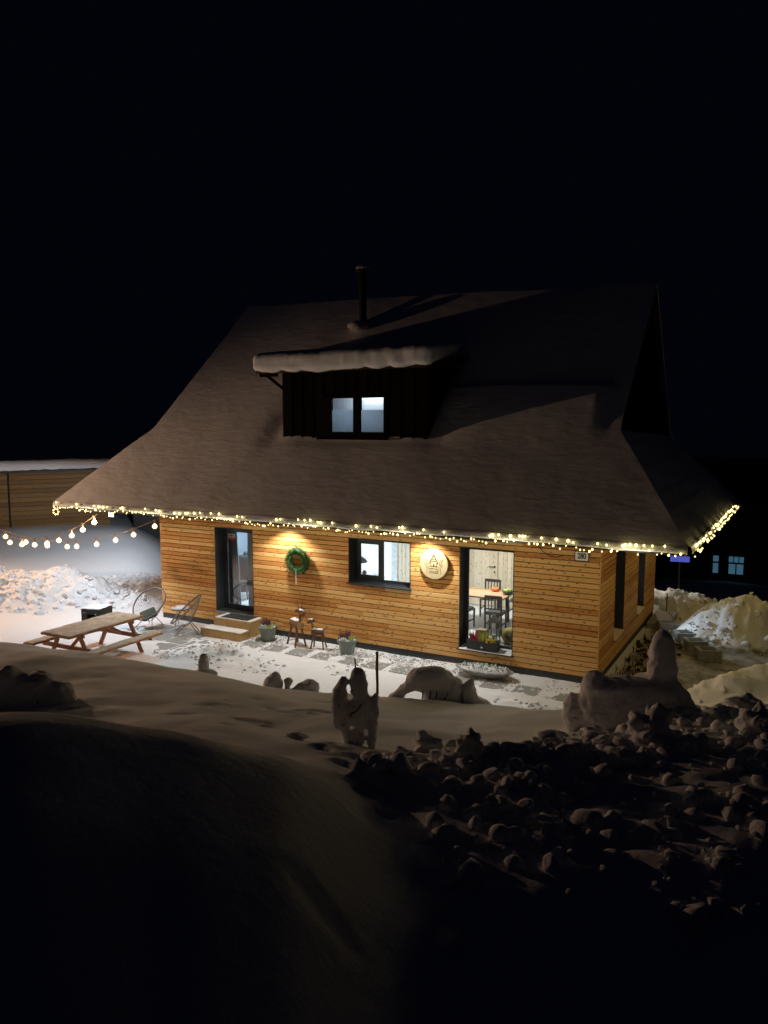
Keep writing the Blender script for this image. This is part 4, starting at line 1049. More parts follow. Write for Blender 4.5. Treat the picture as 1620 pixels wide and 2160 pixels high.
# snow lumps thrown about: ridge in the foreground, heaps, patio
def lumps(name, label, pts, sizes, flat=.8, jit=.05):
    o = put(name, scatter_mesh(name, pts, sizes, M['crusty'], flat, jit, smooth=True, cuts=6), kind='stuff'); o['label'] = label
    return o
P_, S_ = [], []
while len(P_) < 1900:
    az = random.uniform(-6, 31); D = random.uniform(3.4, 11.5); x, y = -D * math.sin(R(az)), D * math.cos(R(az))
    m = float(ridge_mask(np.array([x]), np.array([y]))[0])
    if random.random() > m * m * 1.3: continue
    s = .010 + .10 * random.random() ** 2.8
    P_.append((x, y, gz(x, y) + s * .15)); S_.append(s)
lumps('snow_rubble', 'ridge of broken snow lumps across the foreground', P_, S_)
P_, S_ = [], []
for hx, hy, rx, ry, ro, h, rg in HEAPS:
    n = int(60 * rx * ry * (2.2 if rg > .15 else 1)) + 25
    if rg < .06: n = 30
    if 19 < hy < 21: n = 110
    for k in range(n):
        a = random.uniform(0, 2 * PI); r = random.random() ** .5 * 1.15
        u, v = r * rx * math.cos(a), r * ry * math.sin(a); c, s_ = math.cos(R(ro)), math.sin(R(ro))
        x, y = hx + u * c - v * s_, hy + u * s_ + v * c
        if y > 15.05 and -15.1 < x < -3.3: continue
        s = random.uniform(.015, .05) if rx < 1.3 else (.015 + .10 * random.random() ** 2.5) * (1.1 if rg > .15 else .6)
        P_.append((x, y, gz(x, y) + s * .2)); S_.append(s)
lumps('heap_lumps', 'loose snow lumps on the shovelled heaps', P_, S_)

# a few large blocks one can point at
def snow_block(x, y, r, label, sx=1.0, sz=1.0):
    mb = MB(); rr = bmesh.ops.create_icosphere(mb.bm, subdivisions=4, radius=1)
    for v in rr['verts']:
        n = nz(v.co.x * 1.3 + x * 7, v.co.y * 1.3 + v.co.z * 1.7, 95) * .5 + nz(v.co.x * 5 + y, v.co.z * 5, 96) * .10
        v.co *= 1 + n
        v.co.x *= r * sx; v.co.y *= r; v.co.z *= r * sz
    o = mb.obj('snow_block', M['crusty'], None, smooth=True, loc=(x, y, gz(x, y) + r * sz * .35))
    tag(o, label, 'snow block', 'large snow blocks in the foreground ridge')
snow_block(-1.05, 6.9, .17, 'tallest upright snow block in the foreground ridge at the right', 1.0, 1.35)
snow_block(-1.2, 6.45, .13, 'long low snow block in front of the tallest block', 1.6, .6)
snow_block(-3.12, 6.75, .13, 'double humped snow block at the left end of the ridge', 1.2, 1.0)
snow_block(-2.35, 5.9, .13, 'round headed snow block in the middle of the ridge', .9, 1.15)
snow_block(-2.95, 5.75, .12, 'broad rounded snow block lying low at the left front of the ridge', 1.3, .8)
snow_block(-.25, 7.4, .15, 'tall snow block at the right edge of the picture', .9, 1.3)
snow_block(-.42, 9.6, .18, 'snow block beside the cream lit bank on the far right', 1.2, .9)
snow_block(-4.35, 6.15, .10, 'small disc of snow lying on the slope left of the three lobed bush', 1.3, .35)

# ------------------------------------------------------------------ snow laden shrubs
def blob(parts, name, parent, m, vox=.028, smooth_it=6, wob=.03):
    mb = MB()
    for c, r, rot in parts:
        mb.ball(c, r, 3, rot=Matrix.Rotation(R(rot), 4, 'Y') if rot else None)
    o = mb.obj(name, m, parent, smooth=True)
    rm = o.modifiers.new('r', 'REMESH'); rm.mode = 'VOXEL'; rm.voxel_size = vox; rm.use_smooth_shade = True
    sm = o.modifiers.new('s', 'SMOOTH'); sm.iterations = smooth_it; sm.factor = .5
    tx = bpy.data.textures.new('clouds', 'CLOUDS'); tx.noise_scale = .22; tx.noise_depth = 3
    dp = o.modifiers.new('d', 'DISPLACE'); dp.texture = tx; dp.strength = wob; dp.texture_coords = 'GLOBAL'; dp.mid_level = .5
    t2 = bpy.data.textures.new('fine_clouds', 'CLOUDS'); t2.noise_scale = .07; t2.noise_depth = 4
    d2 = o.modifiers.new('d2', 'DISPLACE'); d2.texture = t2; d2.strength = .035; d2.texture_coords = 'GLOBAL'; d2.mid_level = .5
    return o
def shrub(x, y, label, parts, twigs=(), rot=28.4, vox=.028, cat='shrub', wob=.05, dz=0, k=1.0):
    parts = [(tuple(v * k for v in c), tuple(v * k for v in r), a) for c, r, a in parts]; twigs = [([tuple(v * k for v in p) for p in pts], r) for pts, r in twigs]
    t = thing('snow_covered_shrub', label, cat, (x, y, gz(x, y) + dz), rotz=R(rot))
    blob(parts, 'snow_load', t, M['crusty'], vox, wob=wob)
    rr = random.Random(int(abs(x * 131 + y * 17)))
    for i in range(max(3, len(parts))):
        c, r, a = parts[i % len(parts)]
        p = Vector((c[0] + rr.uniform(-.6, .6) * r[0], c[1] - r[1] * .5, max(.03, c[2] - .2 * r[2])))
        q = p + Vector((rr.uniform(-.10, .10), -r[1] * .5 - rr.uniform(.0, .05), rr.uniform(.0, .12)))
        MB().tube([p, (p + q) / 2 + Vector((0, 0, .01)), q], [.006, .005, .002], 5).obj('twig', M['log'], t)
    for pts, r in twigs: MB().tube(pts, r, 6).obj('twig', M['log'], t)
    return t
shrub(-3.84, 6.50, 'three lobed upright snow covered bush in the middle foreground with a twig on top', [
    ((-.165, 0, .42), (.088, .11, .25), 4), ((-.15, 0, .60), (.055, .08, .12), 22), ((-.13, 0, .22), (.05, .07, .2), -16), ((-.08, .02, .06), (.05, .07, .14), 0), ((-.03, 0, .34), (.07, .09, .14), 0), ((.035, 0, .62), (.090, .10, .21), -6),
    ((.06, .0, .36), (.08, .10, .26), 4), ((.03, .0, .1), (.05, .08, .2), 0), ((.195, .0, .34), (.038, .07, .22), 2), ((.17, 0, .1), (.05, .07, .18), 4)],
    [([(0, 0, .5), (.0, 0, .8), (-.005, 0, .90)], .008), ([(-.02, -.08, .36), (.02, -.11, .40), (.06, -.1, .46)], .008), ([(-.06, -.06, .3), (-.03, -.11, .38)], .007), ([(-.08, -.04, 0), (-.08, -.03, .1)], .012)], wob=.02, vox=.018)
shrub(-5.10, 10.95, 'arched shrub bent under snow beside the thin stake', [
    ((.02, 0, .36), (.40, .22, .22), 0), ((-.28, 0, .28), (.30, .14, .10), -32), ((-.52, 0, .06), (.16, .12, .10), -20), ((.34, 0, .18), (.20, .18, .26), 40), ((.02, .05, .12), (.13, .10, .22), 0), ((.45, 0, .02), (.14, .12, .1), 0)],
    [([(-.12, -.15, .02), (-.1, -.16, .22)], .012), ([(.0, -.16, 0), (.02, -.17, .25)], .014), ([(.1, -.16, 0), (.12, -.17, .22)], .012), ([(.22, -.15, .02), (.3, -.17, .2)], .01)], wob=.05)
shrub(-4.50, 11.2, 'small cone shaped snow covered shrub right of the arched one', [((0, 0, .16), (.13, .12, .24), -6), ((.02, 0, .34), (.07, .07, .1), 0), ((.14, 0, .02), (.26, .18, .10), 20)], wob=.03)
shrub(-8.75, 9.75, 'single knob of snow on the left bank crest', [((0, 0, .16), (.095, .10, .20), 0), ((0, 0, -.02), (.24, .2, .08), 0)], wob=.02, vox=.024)
shrub(-7.60, 10.15, 'cone shaped snow hump left of the curled one', [((0, 0, .12), (.17, .15, .2), 8), ((.04, 0, .26), (.09, .09, .10), 0)], wob=.02, vox=.024)
shrub(-7.36, 10.25, 'tiny snow ball on a stalk between two humps', [((0, 0, .24), (.075, .07, .07), 0), ((-.02, 0, .08), (.05, .05, .16), 0)], wob=.02, vox=.02)
shrub(-7.05, 10.3, 'curled over snow hump at the bank crest', [((.0, 0, .15), (.20, .15, .10), -20), ((.15, 0, .10), (.09, .12, .13), 10), ((-.2, 0, .03), (.24, .15, .08), -14)], wob=.02, vox=.024)
shrub(-1.62, 8.95, 'large snow buried shrub with upright ear beside the house corner', [
    ((-.05, 0, .22), (.56, .34, .40), 0), ((-.42, 0, .48), (.13, .16, .20), 6), ((.28, 0, .46), (.34, .28, .16), 0), ((-.15, 0, .50), (.4, .26, .10), 0), ((.36, 0, .86), (.145, .15, .32), 2), ((.27, -.02, .70), (.09, .11, .25), 6), ((.46, 0, .68), (.075, .1, .24), -7), ((.44, 0, .18), (.34, .28, .36), 0), ((-.62, .1, .16), (.12, .16, .24), 0)],
    wob=.10, vox=.03)
shrub(-8.52, 6.15, 'dark lumpy snow loaded bush at the left edge', [
    ((0, 0, .20), (.2, .2, .26), 0), ((.16, .0, .30), (.18, .18, .16), 10), ((-.15, 0, .3), (.18, .2, .22), 0), ((.38, 0, .22), (.16, .15, .14), 0), ((.30, -.05, .06), (.18, .15, .16), 0), ((.5, 0, .14), (.08, .1, .12), 0), ((-.35, 0, .2), (.2, .2, .25), 0), ((.1, -.1, .05), (.3, .2, .16), 0)],
    [([(.46, -.1, 0), (.44, -.12, .2)], .008), ([(.3, -.15, -.02), (.33, -.17, .15)], .008), ([(.2, -.16, .1), (.24, -.18, .22)], .006)], wob=.12, vox=.035, k=1.2, dz=-.12)
t = thing('garden_stake', 'thin dark upright stake in the snow bank', 'stake', (-5.83, 10.55, gz(-5.83, 10.55) - .1))
MB().tube([(0, 0, 0), (.006, 0, .3), (-.004, 0, .6), (.002, 0, .83)], [.024, .022, .024, .02], 8).obj('pole', M['log'], t); MB().ball((0, 0, .84), (.026, .026, .03), 2).obj('cap', M['log'], t)

# ------------------------------------------------------------------ wooden steps with mat
t = thing('wooden_steps', 'two pale timber steps with snow in front of the glazed door', 'steps', (-12.25, 14.62, 0))
def step(x0, x1, y0, y1, z0, z1):
    MB().box((x0, y0, z0), (x1, y0 + .04, z1 - .03), bev=.003).obj('riser', M['step_wood'], t)
    MB().box((x0, y0 + .041, z0), (x0 + .04, y1, z1 - .03), bev=.003).obj('cheek', M['step_wood'], t)
    MB().box((x1 - .04, y0 + .041, z0), (x1, y1, z1 - .03), bev=.003).obj('cheek', M['step_wood'], t)
    n = max(2, int((y1 - y0) / .14)); w_ = (y1 - y0 + .01) / n
    for k in range(n): MB().box((x0 - .008, y0 - .01 + k * w_ + .002, z1 - .029), (x1 + .008, y0 - .01 + (k + 1) * w_ - .002, z1), bev=.003).obj('tread', M['step_wood'], t)
    def f(p): return Vector((p.x + .012 * nz(p.y * 9, p.z, 3), p.y + .012 * nz(p.x * 8, p.z, 4), p.z + .004 * nz(p.x * 6, p.y * 6, 5)))
    rounded_box((x0 + .02, y0 + .02, z1 + .001), (x1 - .02, y1 - .01, z1 + .016), .008, .03, f).obj('snow', M['snow'], t, smooth=True)
step(-.62, .62, -.36, .0, 0, .20)
step(-.50, .64, .001, .50, 0, .40)
o = MB().box((-.42, -.2, 0), (.42, .2, .012), bev=.004)
for i in range(14):
    for j in range(6): o.box((-.40 + i * .058, -.18 + j * .06, .012), (-.40 + i * .058 + .03, -.18 + j * .06 + .035, .018))
o = o.obj('doormat', M['mat_rubber'], None, loc=(-12.15, 14.87, .418))
tag(o, 'dark rubber doormat dusted with snow on the upper step', 'doormat')

# ------------------------------------------------------------------ flower pots
def spikes(mb, n, r, h0, h1, base, w=.006, lean=.35, cx=0, cy=0):
    for k in range(n):
        a = random.uniform(0, 2 * PI); rr = r * math.sqrt(random.random()); h = random.uniform(h0, h1)
        p = Vector((cx + rr * math.cos(a), cy + rr * math.sin(a), base)); q = p + Vector((rr * lean * math.cos(a) * 2 + random.uniform(-.02, .02), rr * lean * math.sin(a) * 2 + random.uniform(-.02, .02), h))
        mb.tube([p, (p + q) / 2 + Vector((0, 0, h * .06)), q], [w * .7, w, w * .2], 4)
    return mb
def pot(x, y, label, big=1.0, flip=1):
    t = thing('flower_pot', label, 'flower pot', (x, y, .0), 'sage green flower pots', random.uniform(0, 1))
    MB().lathe([(.145, 0), (.155, .01), (.20, .27), (.205, .29), (.232, .295), (.238, .35), (.225, .355), (.212, .31), (.19, .28)], n=36).obj('pot_body', M['pot'], t, smooth=False)
    MB().lathe([(.21, .300), (.2, .318), (.1, .325), (.01, .328)], n=24).obj('snow_cover', M['crusty'], t, smooth=True)
    spikes(MB(), 60, .10, .12, .26, .31, .007, cx=-.03, cy=.06).obj('heather', M['heather'], t)
    mb = MB()
    for k in range(60):
        a = random.uniform(0, 2 * PI); rr = .07 * math.sqrt(random.random()); mb.ball((-.10 * flip + rr * math.cos(a), -.05 + rr * math.sin(a), .33 + random.uniform(0, .05)), (.018, .014, .018), 1)
    mb.obj('silver_plant', M['silver_leaf'], t)
    spikes(MB(), 22, .045, .05, .11, .32, .012, lean=.9, cx=.08 * flip, cy=-.06).obj('yellow_plant', M['lime_leaf'], t)
    return t
pot(-11.16, 14.72, 'sage green flower pot with heather next to the steps'); pot(-8.89, 14.68, 'sage green flower pot with heather right of the wooden deer')

# ------------------------------------------------------------------ log deer
def deer(name, label, loc, rz, s, antlers, head_dir=1):
    t = thing(name, label, 'wooden deer', loc, 'log deer by the wall', rz)
    H = .40 * s
    b = MB().tube([(-.18 * s, 0, H + .06 * s), (.18 * s, 0, H + .06 * s)], .085 * s, 14).obj('body', M['log'], t)
    for sx in (-1, 1): MB().lathe([(.082 * s, 0), (.082 * s, .004)], (sx * .182 * s, 0, H + .06 * s), 14, Matrix.Rotation(sx * PI / 2, 4, 'Y')).obj('cut_end', M['log_cut'], b)
    for sx in (-1, 1):
        for sy in (-1, 1): MB().tube([(sx * .12 * s, sy * .045 * s, H + .02 * s), (sx * .19 * s, sy * .13 * s, -.02)], [.024 * s, .021 * s], 8).obj('leg', M['log'], t)
    nx = .15 * s * head_dir
    MB().tube([(nx, 0, H + .10 * s), (nx + .05 * s * head_dir, 0, H + .34 * s)], .026 * s, 8).obj('neck', M['log'], t)
    hb = Vector((nx + .03 * s * head_dir, 0, H + .36 * s))
    h = MB().tube([hb + Vector((-.06 * s * head_dir, 0, .02 * s)), hb + Vector((.13 * s * head_dir, 0, -.04 * s))], .052 * s, 12).obj('head', M['log'], t)
    for sy in (-1, 1): MB().ball(hb + Vector((-.02 * s * head_dir, sy * .075 * s, .04 * s)), (.012 * s, .045 * s, .02 * s), 2).obj('ear', M['log'], h)
    if antlers:
        for sy in (-1, 1): MB().tube([hb + Vector((0, sy * .03 * s, .04 * s)), hb + Vector((-.01, sy * .05 * s, .14 * s)), hb + Vector((.0, sy * .06 * s, .25 * s))], [.009 * s, .007 * s, .004 * s], 6).obj('antler', M['log'], h)
    MB().tube([(-.18 * s * head_dir, 0, H + .10 * s), (-.20 * s * head_dir, 0, H + .17 * s)], .012 * s, 6).obj('tail', M['log'], t)
    def f(p): return p + Vector((0, 0, .008 * nz(p.x * 12, p.y * 12, 6)))
    rounded_box((-.175 * s, -.062 * s, H + .128 * s), (.12 * s, .062 * s, H + .165 * s), .02 * s, .02, f).obj('snow_on_back', M['snow'], b, smooth=True)
    rounded_box(hb + Vector((-.05 * s if head_dir > 0 else -.11 * s, -.035 * s, .035 * s)), hb + Vector((.11 * s if head_dir > 0 else .05 * s, .035 * s, .062 * s)), .015 * s, .02, f).obj('snow_on_head', M['snow'], h, smooth=True)
    return t
deer('log_deer', 'taller log deer with thin antlers and snow on its back', (-10.30, 14.70, .0), R(-28), 1.12, True, 1)
deer('log_fawn', 'smaller log fawn without antlers right of the tall deer', (-9.68, 14.70, .0), R(12), .86, False, -1)

# ------------------------------------------------------------------ shallow bowl planter
t = thing('bowl_planter', 'wide shallow stone bowl heaped with snow dusted greenery below the picture window', 'planter', (-5.55, 14.62, 0))
m4 = Matrix.Diagonal((1.55, .72, 1, 1))
MB().lathe([(.14, 0), (.2, .02), (.34, .12), (.40, .165), (.41, .18), (.39, .185), (.33, .14)], n=36, m=m4).obj('bowl', M['slab'], t, smooth=True)
MB().lathe([(.37, .165), (.3, .19), (.1, .205), (.01, .21)], n=30, m=m4).obj('snow_fill', M['crusty'], t, smooth=True)
mb = MB(); mb2 = MB()
for k in range(260):
    a = random.uniform(0, 2 * PI); r = .36 * math.sqrt(random.random()); p = Vector((1.5 * r * math.cos(a), .7 * r * math.sin(a), .205))
    (mb if k % 3 else mb2).ball(p + Vector((0, 0, random.uniform(0, .025))), (random.uniform(.012, .03), random.uniform(.008, .016), .012), 1, rot=Matrix.Rotation(random.uniform(0, PI), 4, 'Z'))
mb.obj('snow_lumps', M['snow'], t, kind='stuff'); mb2.obj('foliage', M['green_leaf'], t, kind='stuff')

# ------------------------------------------------------------------ window flower box
t = thing('flower_box', 'charcoal flower box with yellow pansies and red heather on the picture window sill', 'flower box', (-5.80, 15.20, .408))
MB().prism([(-.33, -.085, 0), (.33, -.085, 0), (.33, .085, 0), (-.33, .085, 0)], (0, 0, .015)).obj('base', M['planter'], t)
mb = MB()
for k in range(22): mb.box((-.345 + k * .0314, -.098, .006), (-.345 + k * .0314 + .026, -.088, .175))
mb.box((-.345, -.088, .002), (.345, .088, .172)).box((-.352, -.105, .172), (.352, -.085, .188)).box((-.352, .085, .172), (.352, .1, .188)).box((-.352, -.085, .172), (-.335, .085, .188)).box((.335, -.085, .172), (.352, .085, .188))
bx_ = mb.obj('trough', M['planter'], t)
MB().box((-.018, -.104, .045), (.018, -.0985, .08)).obj('emblem', M['white_gloss'], bx_)
spikes(MB(), 40, .08, .12, .22, .17, .008, cx=-.20).obj('red_heather', M['red_petal'], t)
spikes(MB(), 40, .09, .10, .24, .17, .008, cx=-.02).obj('green_grass', M['lime_leaf'], t)
for k in range(26):
    p = Vector((random.uniform(.06, .30), random.uniform(-.11, .04), .19 + random.uniform(-.02, .08)))
    mb = MB()
    for q in range(5):
        a = q * 2 * PI / 5; mb.ball(p + Vector((.016 * math.cos(a), -.004, .016 * math.sin(a))), (.013, .005, .013), 1)
    fl = mb.obj('pansy', M['yellow_petal'], t)
    MB().ball(p + Vector((0, -.009, 0)), .005, 1).obj('eye', M['ink'], fl)
spikes(MB(), 40, .12, .04, .1, .16, .012, lean=.4, cx=.18).obj('leaves', M['green_leaf'], t)

# ------------------------------------------------------------------ picnic table
t = thing('picnic_table', 'brown timber picnic table with attached benches dusted with snow', 'picnic table', (-13.75, 11.80, 0))
for k in range(5): MB().box((-.45 + k * .18, -1.06, .715), (-.45 + k * .18 + .172, 1.04, .75), bev=.004).obj('top_plank', M['table_wood'], t)
for sx in (-1, 1):
    for k in range(2):
        a = sx * (.83 + k * .15); MB().box((a - .07, -1.05, .41), (a + .07, 1.03, .445), bev=.004).obj('bench_plank', M['table_wood'], t)
for y in (-.68, .72):
    for sx in (-1, 1): MB().beam((sx * .30, y, .715), (sx * .68, y, 0), .045, .095, .004).obj('leg', M['table_wood'], t)
    MB().beam((-.95, y + .046, .365), (.95, y + .046, .365), .04, .095, .004).obj('crossbeam', M['table_wood'], t)
    MB().beam((-.40, y + .046, .675), (.40, y + .046, .675), .04, .08, .004).obj('top_batten', M['table_wood'], t)
    MB().beam((0, y + .02, .38), (0, y * .35, .70), .045, .07, .004).obj('brace', M['table_wood'], t)
def fr(p): return Vector((p.x + .014 * nz(p.y * 7, p.z * 3, 13), p.y + .014 * nz(p.x * 7, 0, 14), p.z + .006 * nz(p.x * 5, p.y * 5, 15)))
rounded_box((-.44, -1.05, .7505), (.44, 1.03, .775), .012, .035, fr).obj('snow_dusting', M['dusted'], t, smooth=True)
for sx in (-1, 1): rounded_box((sx * .905 - .14, -1.04, .4455), (sx * .905 + .14, 1.02, .466), .01, .035, fr).obj('snow_dusting', M['dusted'], t, smooth=True)

# ------------------------------------------------------------------ string chairs
def egg(u, s=1):       # rim outline in the chair's own plane
    a = 2 * PI * u; return Vector((.42 * math.sin(a) * (1 + .08 * math.cos(a)), 0, .50 * math.cos(a)))
def string_chair(loc, rz, label, cushion):
    t = thing('string_chair', label, 'garden chair', loc, 'round string chairs by the wall', rz)
    tilt = Matrix.Rotation(R(-48), 4, 'X'); c = Vector((0, .0, .62))
    rim = [c + tilt @ egg(k / 40) for k in range(41)]
    MB().tube(rim, .020, 8, cap=False).obj('rim', M['rattan'], t, smooth=True)
    hub = c + tilt @ Vector((0, .30, -.22))
    ring = [hub + tilt @ Vector((.13 * math.cos(k * 2 * PI / 20), 0, .11 * math.sin(k * 2 * PI / 20))) for k in range(21)]
    MB().tube(ring, .008, 6, cap=False).obj('seat_ring', M['rattan'], t)
    cd = MB().tube([Vector(ring[0]), Vector(ring[0]) + Vector((.001, 0, .001))], .001, 3).mesh('x', M['rattan']); bpy.data.meshes.remove(cd)
    for k in range(44):
        a = k / 44; p = c + tilt @ egg(a); q = hub + tilt @ Vector((.13 * math.sin(2 * PI * a), 0, .11 * math.cos(2 * PI * a)))
        mid = (p + q) / 2 + tilt @ Vector((0, .045, 0))
        MB().tube([p, mid, q], .0035, 4).obj('cord', M['rattan'], t)
    for sx in (-1, 1):
        MB().tube([hub + Vector((sx * .10, -.05, .02)), Vector((sx * .27, -.28, 0))], .009, 6).obj('leg', M['black_metal'], t)
        MB().tube([hub + Vector((sx * .10, .06, .04)), Vector((sx * .22, .30, 0))], .009, 6).obj('leg', M['black_metal'], t)
    if cushion:
        def fc(p): return tilt @ Vector((p.x, p.y, p.z)) 
        o = rounded_box((-.2, -.035, -.2), (.2, .035, .2), .035, .05, lambda p: Matrix.Rotation(R(45), 4, 'Y') @ p).obj('cushion', M['cushion'], t, smooth=True)
        o.location = hub + Vector((0, -.06, .10)); o.rotation_euler = (R(-62), 0, 0)
    o = MB().ball(hub + Vector((0, -.02, .02)), (.14, .11, .025), 2).obj('snow', M['snow'], t, smooth=True)
    return t
string_chair((-14.58, 14.25, 0), R(10), 'round grey string chair with olive cushion at the left corner of the wall', True)
string_chair((-13.32, 14.25, 0), R(-50), 'round grey string chair turned sideways nearest the steps', False)
t = thing('side_table', 'small round metal side table with snow between the two string chairs', 'side table', (-13.98, 14.75, 0))
MB().lathe([(.23, .44), (.235, .445), (.235, .455), (.23, .46)], n=30).obj('top', M['black_metal'], t)
for k in range(3): a = k * 2.09 + .5; MB().tube([(.10 * math.cos(a), .10 * math.sin(a), .44), (.2 * math.cos(a), .2 * math.sin(a), 0)], .008, 6).obj('leg', M['black_metal'], t)
MB().lathe([(.225, .461), (.22, .49), (.15, .505), (.01, .51)], n=30).obj('snow', M['snow'], t, smooth=True)

# fire pit crate
t = thing('firewood_box', 'black metal box with oblong cut out and snow on its lid', 'metal box', (-15.72, 13.58, 0), rotz=R(14))
mb = MB(); h = .52; a = .27; th = .012
mb.box((-a, -a, .0), (a, -a + th, .26)).box((-a, -a, .42), (a, -a + th, h)).box((-a, -a, .26), (-.10, -a + th, .42)).box((.16, -a, .26), (a, -a + th, .42))
mb.box((-a, -a + th, 0), (-a + th, a, h)).box((a - th, -a + th, 0), (a, a, h)).box((-a + th, a - th, 0), (a - th, a, .26)).box((-a + th, a - th, .42), (a - th, a, h))
mb.obj('shell', M['black_metal'], t); MB().box((-a - .008, -a - .008, h), (a + .008, a + .008, h + .015)).obj('lid', M['black_metal'], t)
MB().box((-.22, -a - .006, .44), (-.13, -a - .001, .455)).obj('handle_slot', M['chrome'], t)
rounded_box((-a + .01, -a + .01, h + .016), (a - .01, a - .01, h + .04), .012, .03, fr).obj('snow', M['snow'], t, smooth=True)

# ------------------------------------------------------------------ right-hand yard
for i, (x, y, lab) in enumerate(((-2.75, 20.1, 'concrete edging block nearest the stake by the wall'), (-2.25, 19.35, 'second concrete edging block from the house, beside the snow patch'), (-1.95, 18.75, 'third concrete edging block in the sloping row'), (-1.62, 18.1, 'last concrete edging block of the row, nearest the yard'))):
    t = thing('edging_block', lab, 'concrete block', (x, y, 0), 'concrete edging blocks beside the house', R(24))
    rounded_box((-.24, -.2, -.05), (.24, .2, .26), .015, .06).obj('block', M['slab'], t)
    MB().box((-.15, -.13, .2605), (.15, .13, .268), bev=.003).obj('recess', M['edge'], t)
o = MB().box((-3.3, 20.3, 0), (-2.75, 21.8, .14), bev=.01).obj('side_landing', M['slab'], None)
tag(o, 'low concrete landing against the right side wall', 'landing')
t = thing('marker_stake', 'short dark stake in the snow behind the side wall', 'stake', (-3.05, 21.9, 0)); MB().tube([(0, 0, 0), (0, 0, .62)], .015, 6).obj('pole', M['black_metal'], t)
MB_ = MB()
for k in range(220):
    x = random.uniform(-3.25, -2.2); y = random.uniform(15.3, 19.5); h_ = random.uniform(.03, .16)
    MB_.tube([(x, y, 0), (x + random.uniform(-.06, .06), y + random.uniform(-.06, .06), h_)], [.012, .003], 4)
    if k % 3 == 0: MB_.ball((x, y, .03), (.05, .05, .04), 1, jit=.2)
o = MB_.obj('withered_bed', M['soil'], None, kind='stuff'); o['label'] = 'dark bed of withered plants along the side wall'

# neighbour building, far right behind
nb = thing('neighbour_house', 'dark neighbouring house with blue lit window far right', 'house', (-5, 58, -6.2), rotz=R(5))
MB().box((-9, 0, 0), (9, 8, 6.2)).obj('wall', M['neighbour'], nb)
MB().prism([(-9.4, -.5, 6.2), (-9.4, 4, 9.0), (-9.4, 8.5, 6.2)], (18.8, 0, 0)).obj('roof', M['black_metal'], nb)
for (x, w_, cols) in ((1.35, 1.0, 2), (.05, .42, 1)):
    wf = MB().box((x - w_ / 2 - .06, -.05, 1.0), (x + w_ / 2 + .06, .02, 2.35)).obj('window', M['ink'], nb)
    n = 3 if cols == 2 else 1
    for k in range(n): MB().box((x - w_ / 2 + k * w_ / n + .03, -.07, 1.88), (x - w_ / 2 + (k + 1) * w_ / n - .03, -.055, 2.28)).obj('pane', M['far_window'], wf)
    for k in range(cols): MB().box((x - w_ / 2 + k * w_ / cols + .04, -.07, 1.06), (x - w_ / 2 + (k + 1) * w_ / cols - .04, -.055, 1.76)).obj('pane', M['far_window'], wf)
t = thing('blue_banner', 'small blue glowing panel below the right eave corner', 'panel', (-3.05, 24.2, 1.2), rotz=R(10))
MB().box((-.27, 0, -.08), (.27, .03, .09), bev=.01).obj('face', M['blue_lit'], t); MB().box((-.02, .03, -1.4), (.02, .07, .05)).obj('post', M['black_metal'], t)

# barn at the left back
bn = thing('barn', 'long low brown board barn with snowy roof at the left', 'barn', (0, 0, 0))
A = Vector((-27.5, 12.0, 1.2)); B = Vector((-22.35, 20.1, 1.2)); dirv = (B - A).normalized(); ang = math.atan2(dirv.y, dirv.x); Lb = (B - A).length
nrm = Vector((-dirv.y, dirv.x, 0))
MB().prism([A + nrm * .03, B + nrm * .03, B + nrm * 5, A + nrm * 5], (0, 0, 2.4)).obj('wall', M['membrane'], bn)
nrow = 15
for k in range(nrow):
    for s0, s1 in ((.0, Lb - 3.35), (Lb - 3.3, Lb)):
        mb = MB().box((0, -.025, 0), (s1 - s0 - .01, 0, .150), bev=.004)
        put('board', mb.mesh('board', M['barn']), bn, loc=A + dirv * s0 + Vector((0, 0, .05 + k * .156)), rot=(0, 0, ang))
q = A + dirv * (Lb - 3.33); MB().beam(q + Vector((0, 0, 0)), q + Vector((0, 0, 2.4)), .05, .05).obj('post', M['black_metal'], bn)
MB().prism([A - nrm * .35 - dirv * 2 + Vector((0, 0, 2.33)), B - nrm * .35 + dirv * .4 + Vector((0, 0, 2.33)), B + nrm * 5 + dirv * .4 + Vector((0, 0, 2.6)), A + nrm * 5 - dirv * 2 + Vector((0, 0, 2.6))], (0, 0, .07)).obj('roof', M['black_metal'], bn)
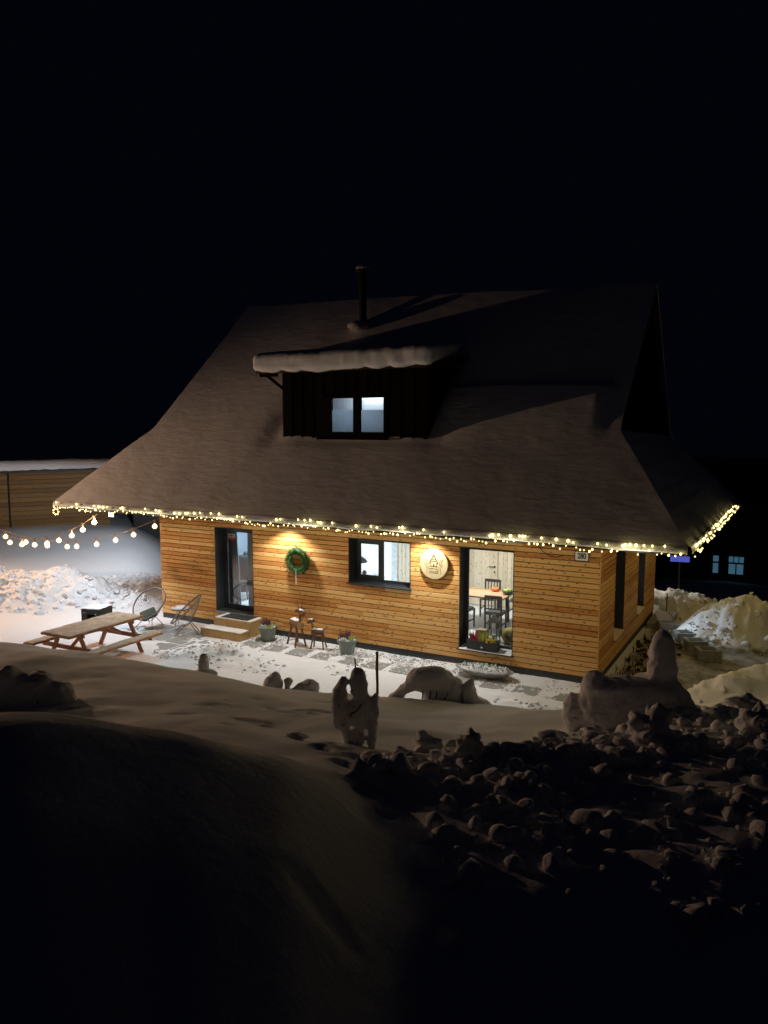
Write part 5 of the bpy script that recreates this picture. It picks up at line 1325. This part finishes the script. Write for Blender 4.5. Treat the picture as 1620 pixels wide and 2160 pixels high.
def bs(p):
    return Vector((p.x, p.y, p.z + .04 * p.y * .5 + .03 * nz(p.x * .8, p.y, 19) + .02 * nz(p.x * 4, p.z * 5, 20)))
o = rounded_box((-2, -.42, 0), (Lb + .45, 4.6, .36), .14, .10, bs).obj('roof_snow', M['roof_snow'], bn, smooth=True, loc=A + Vector((0, 0, 2.42))); o.rotation_euler = (0, 0, ang)
sh = thing('grey_shed', 'dark grey shed wall behind the house corner', 'shed', (-20.9, 22.0, .4), rotz=R(35))
MB().box((-1.6, 0, 0), (2.5, 3, 2.2)).obj('wall', M['anthracite'], sh); MB().box((-1.8, -.2, 2.2), (2.7, 3.2, 2.3)).obj('roof', M['black_metal'], sh)

# street lamp left of the frame and yard lamp right of it
def lamp(loc, h, label, power, col, name='street_lamp', arm=(1.0, .4)):
    t = thing(name, label, 'street lamp', loc)
    MB().tube([(0, 0, 0), (0, 0, h), (arm[0] * .5, arm[1] * .5, h + .35), (arm[0], arm[1], h + .4)], [.07, .045, .035, .03], 10).obj('pole', M['black_metal'], t)
    hd = MB().box((arm[0] - .12, arm[1] - .12, h + .34), (arm[0] + .38, arm[1] + .14, h + .42), bev=.02).obj('head', M['black_metal'], t)
    MB().box((arm[0] - .05, arm[1] - .08, h + .325), (arm[0] + .3, arm[1] + .1, h + .338)).obj('diffuser', M['lamp_glass'], hd)
    spot('street_light', (loc[0] + arm[0] + .1, loc[1] + arm[1], loc[2] + h + .22), (-14.0, 12.9, .6), power, col, 100, 1.0, .09)
lamp((-25.6, 11.0, 1.3), 2.55, 'street lamp on the lane left of the garden', P_STREET, (1.0, .60, .36))
t = thing('porch_lamp', 'bulkhead lamp on a post behind the house corner', 'lamp', (-4.4, 25.8, -.4))
MB().tube([(0, 0, -.3), (0, 0, 2.2)], .03, 8).obj('post', M['black_metal'], t); MB().lathe([(.05, 2.2), (.09, 2.24), (.09, 2.38), (.04, 2.42)]).obj('globe', M['lamp_glass'], t, smooth=True)
point('porch_light', (-4.4, 25.6, 1.95), P_YARD, (1.0, .86, .64), .06)
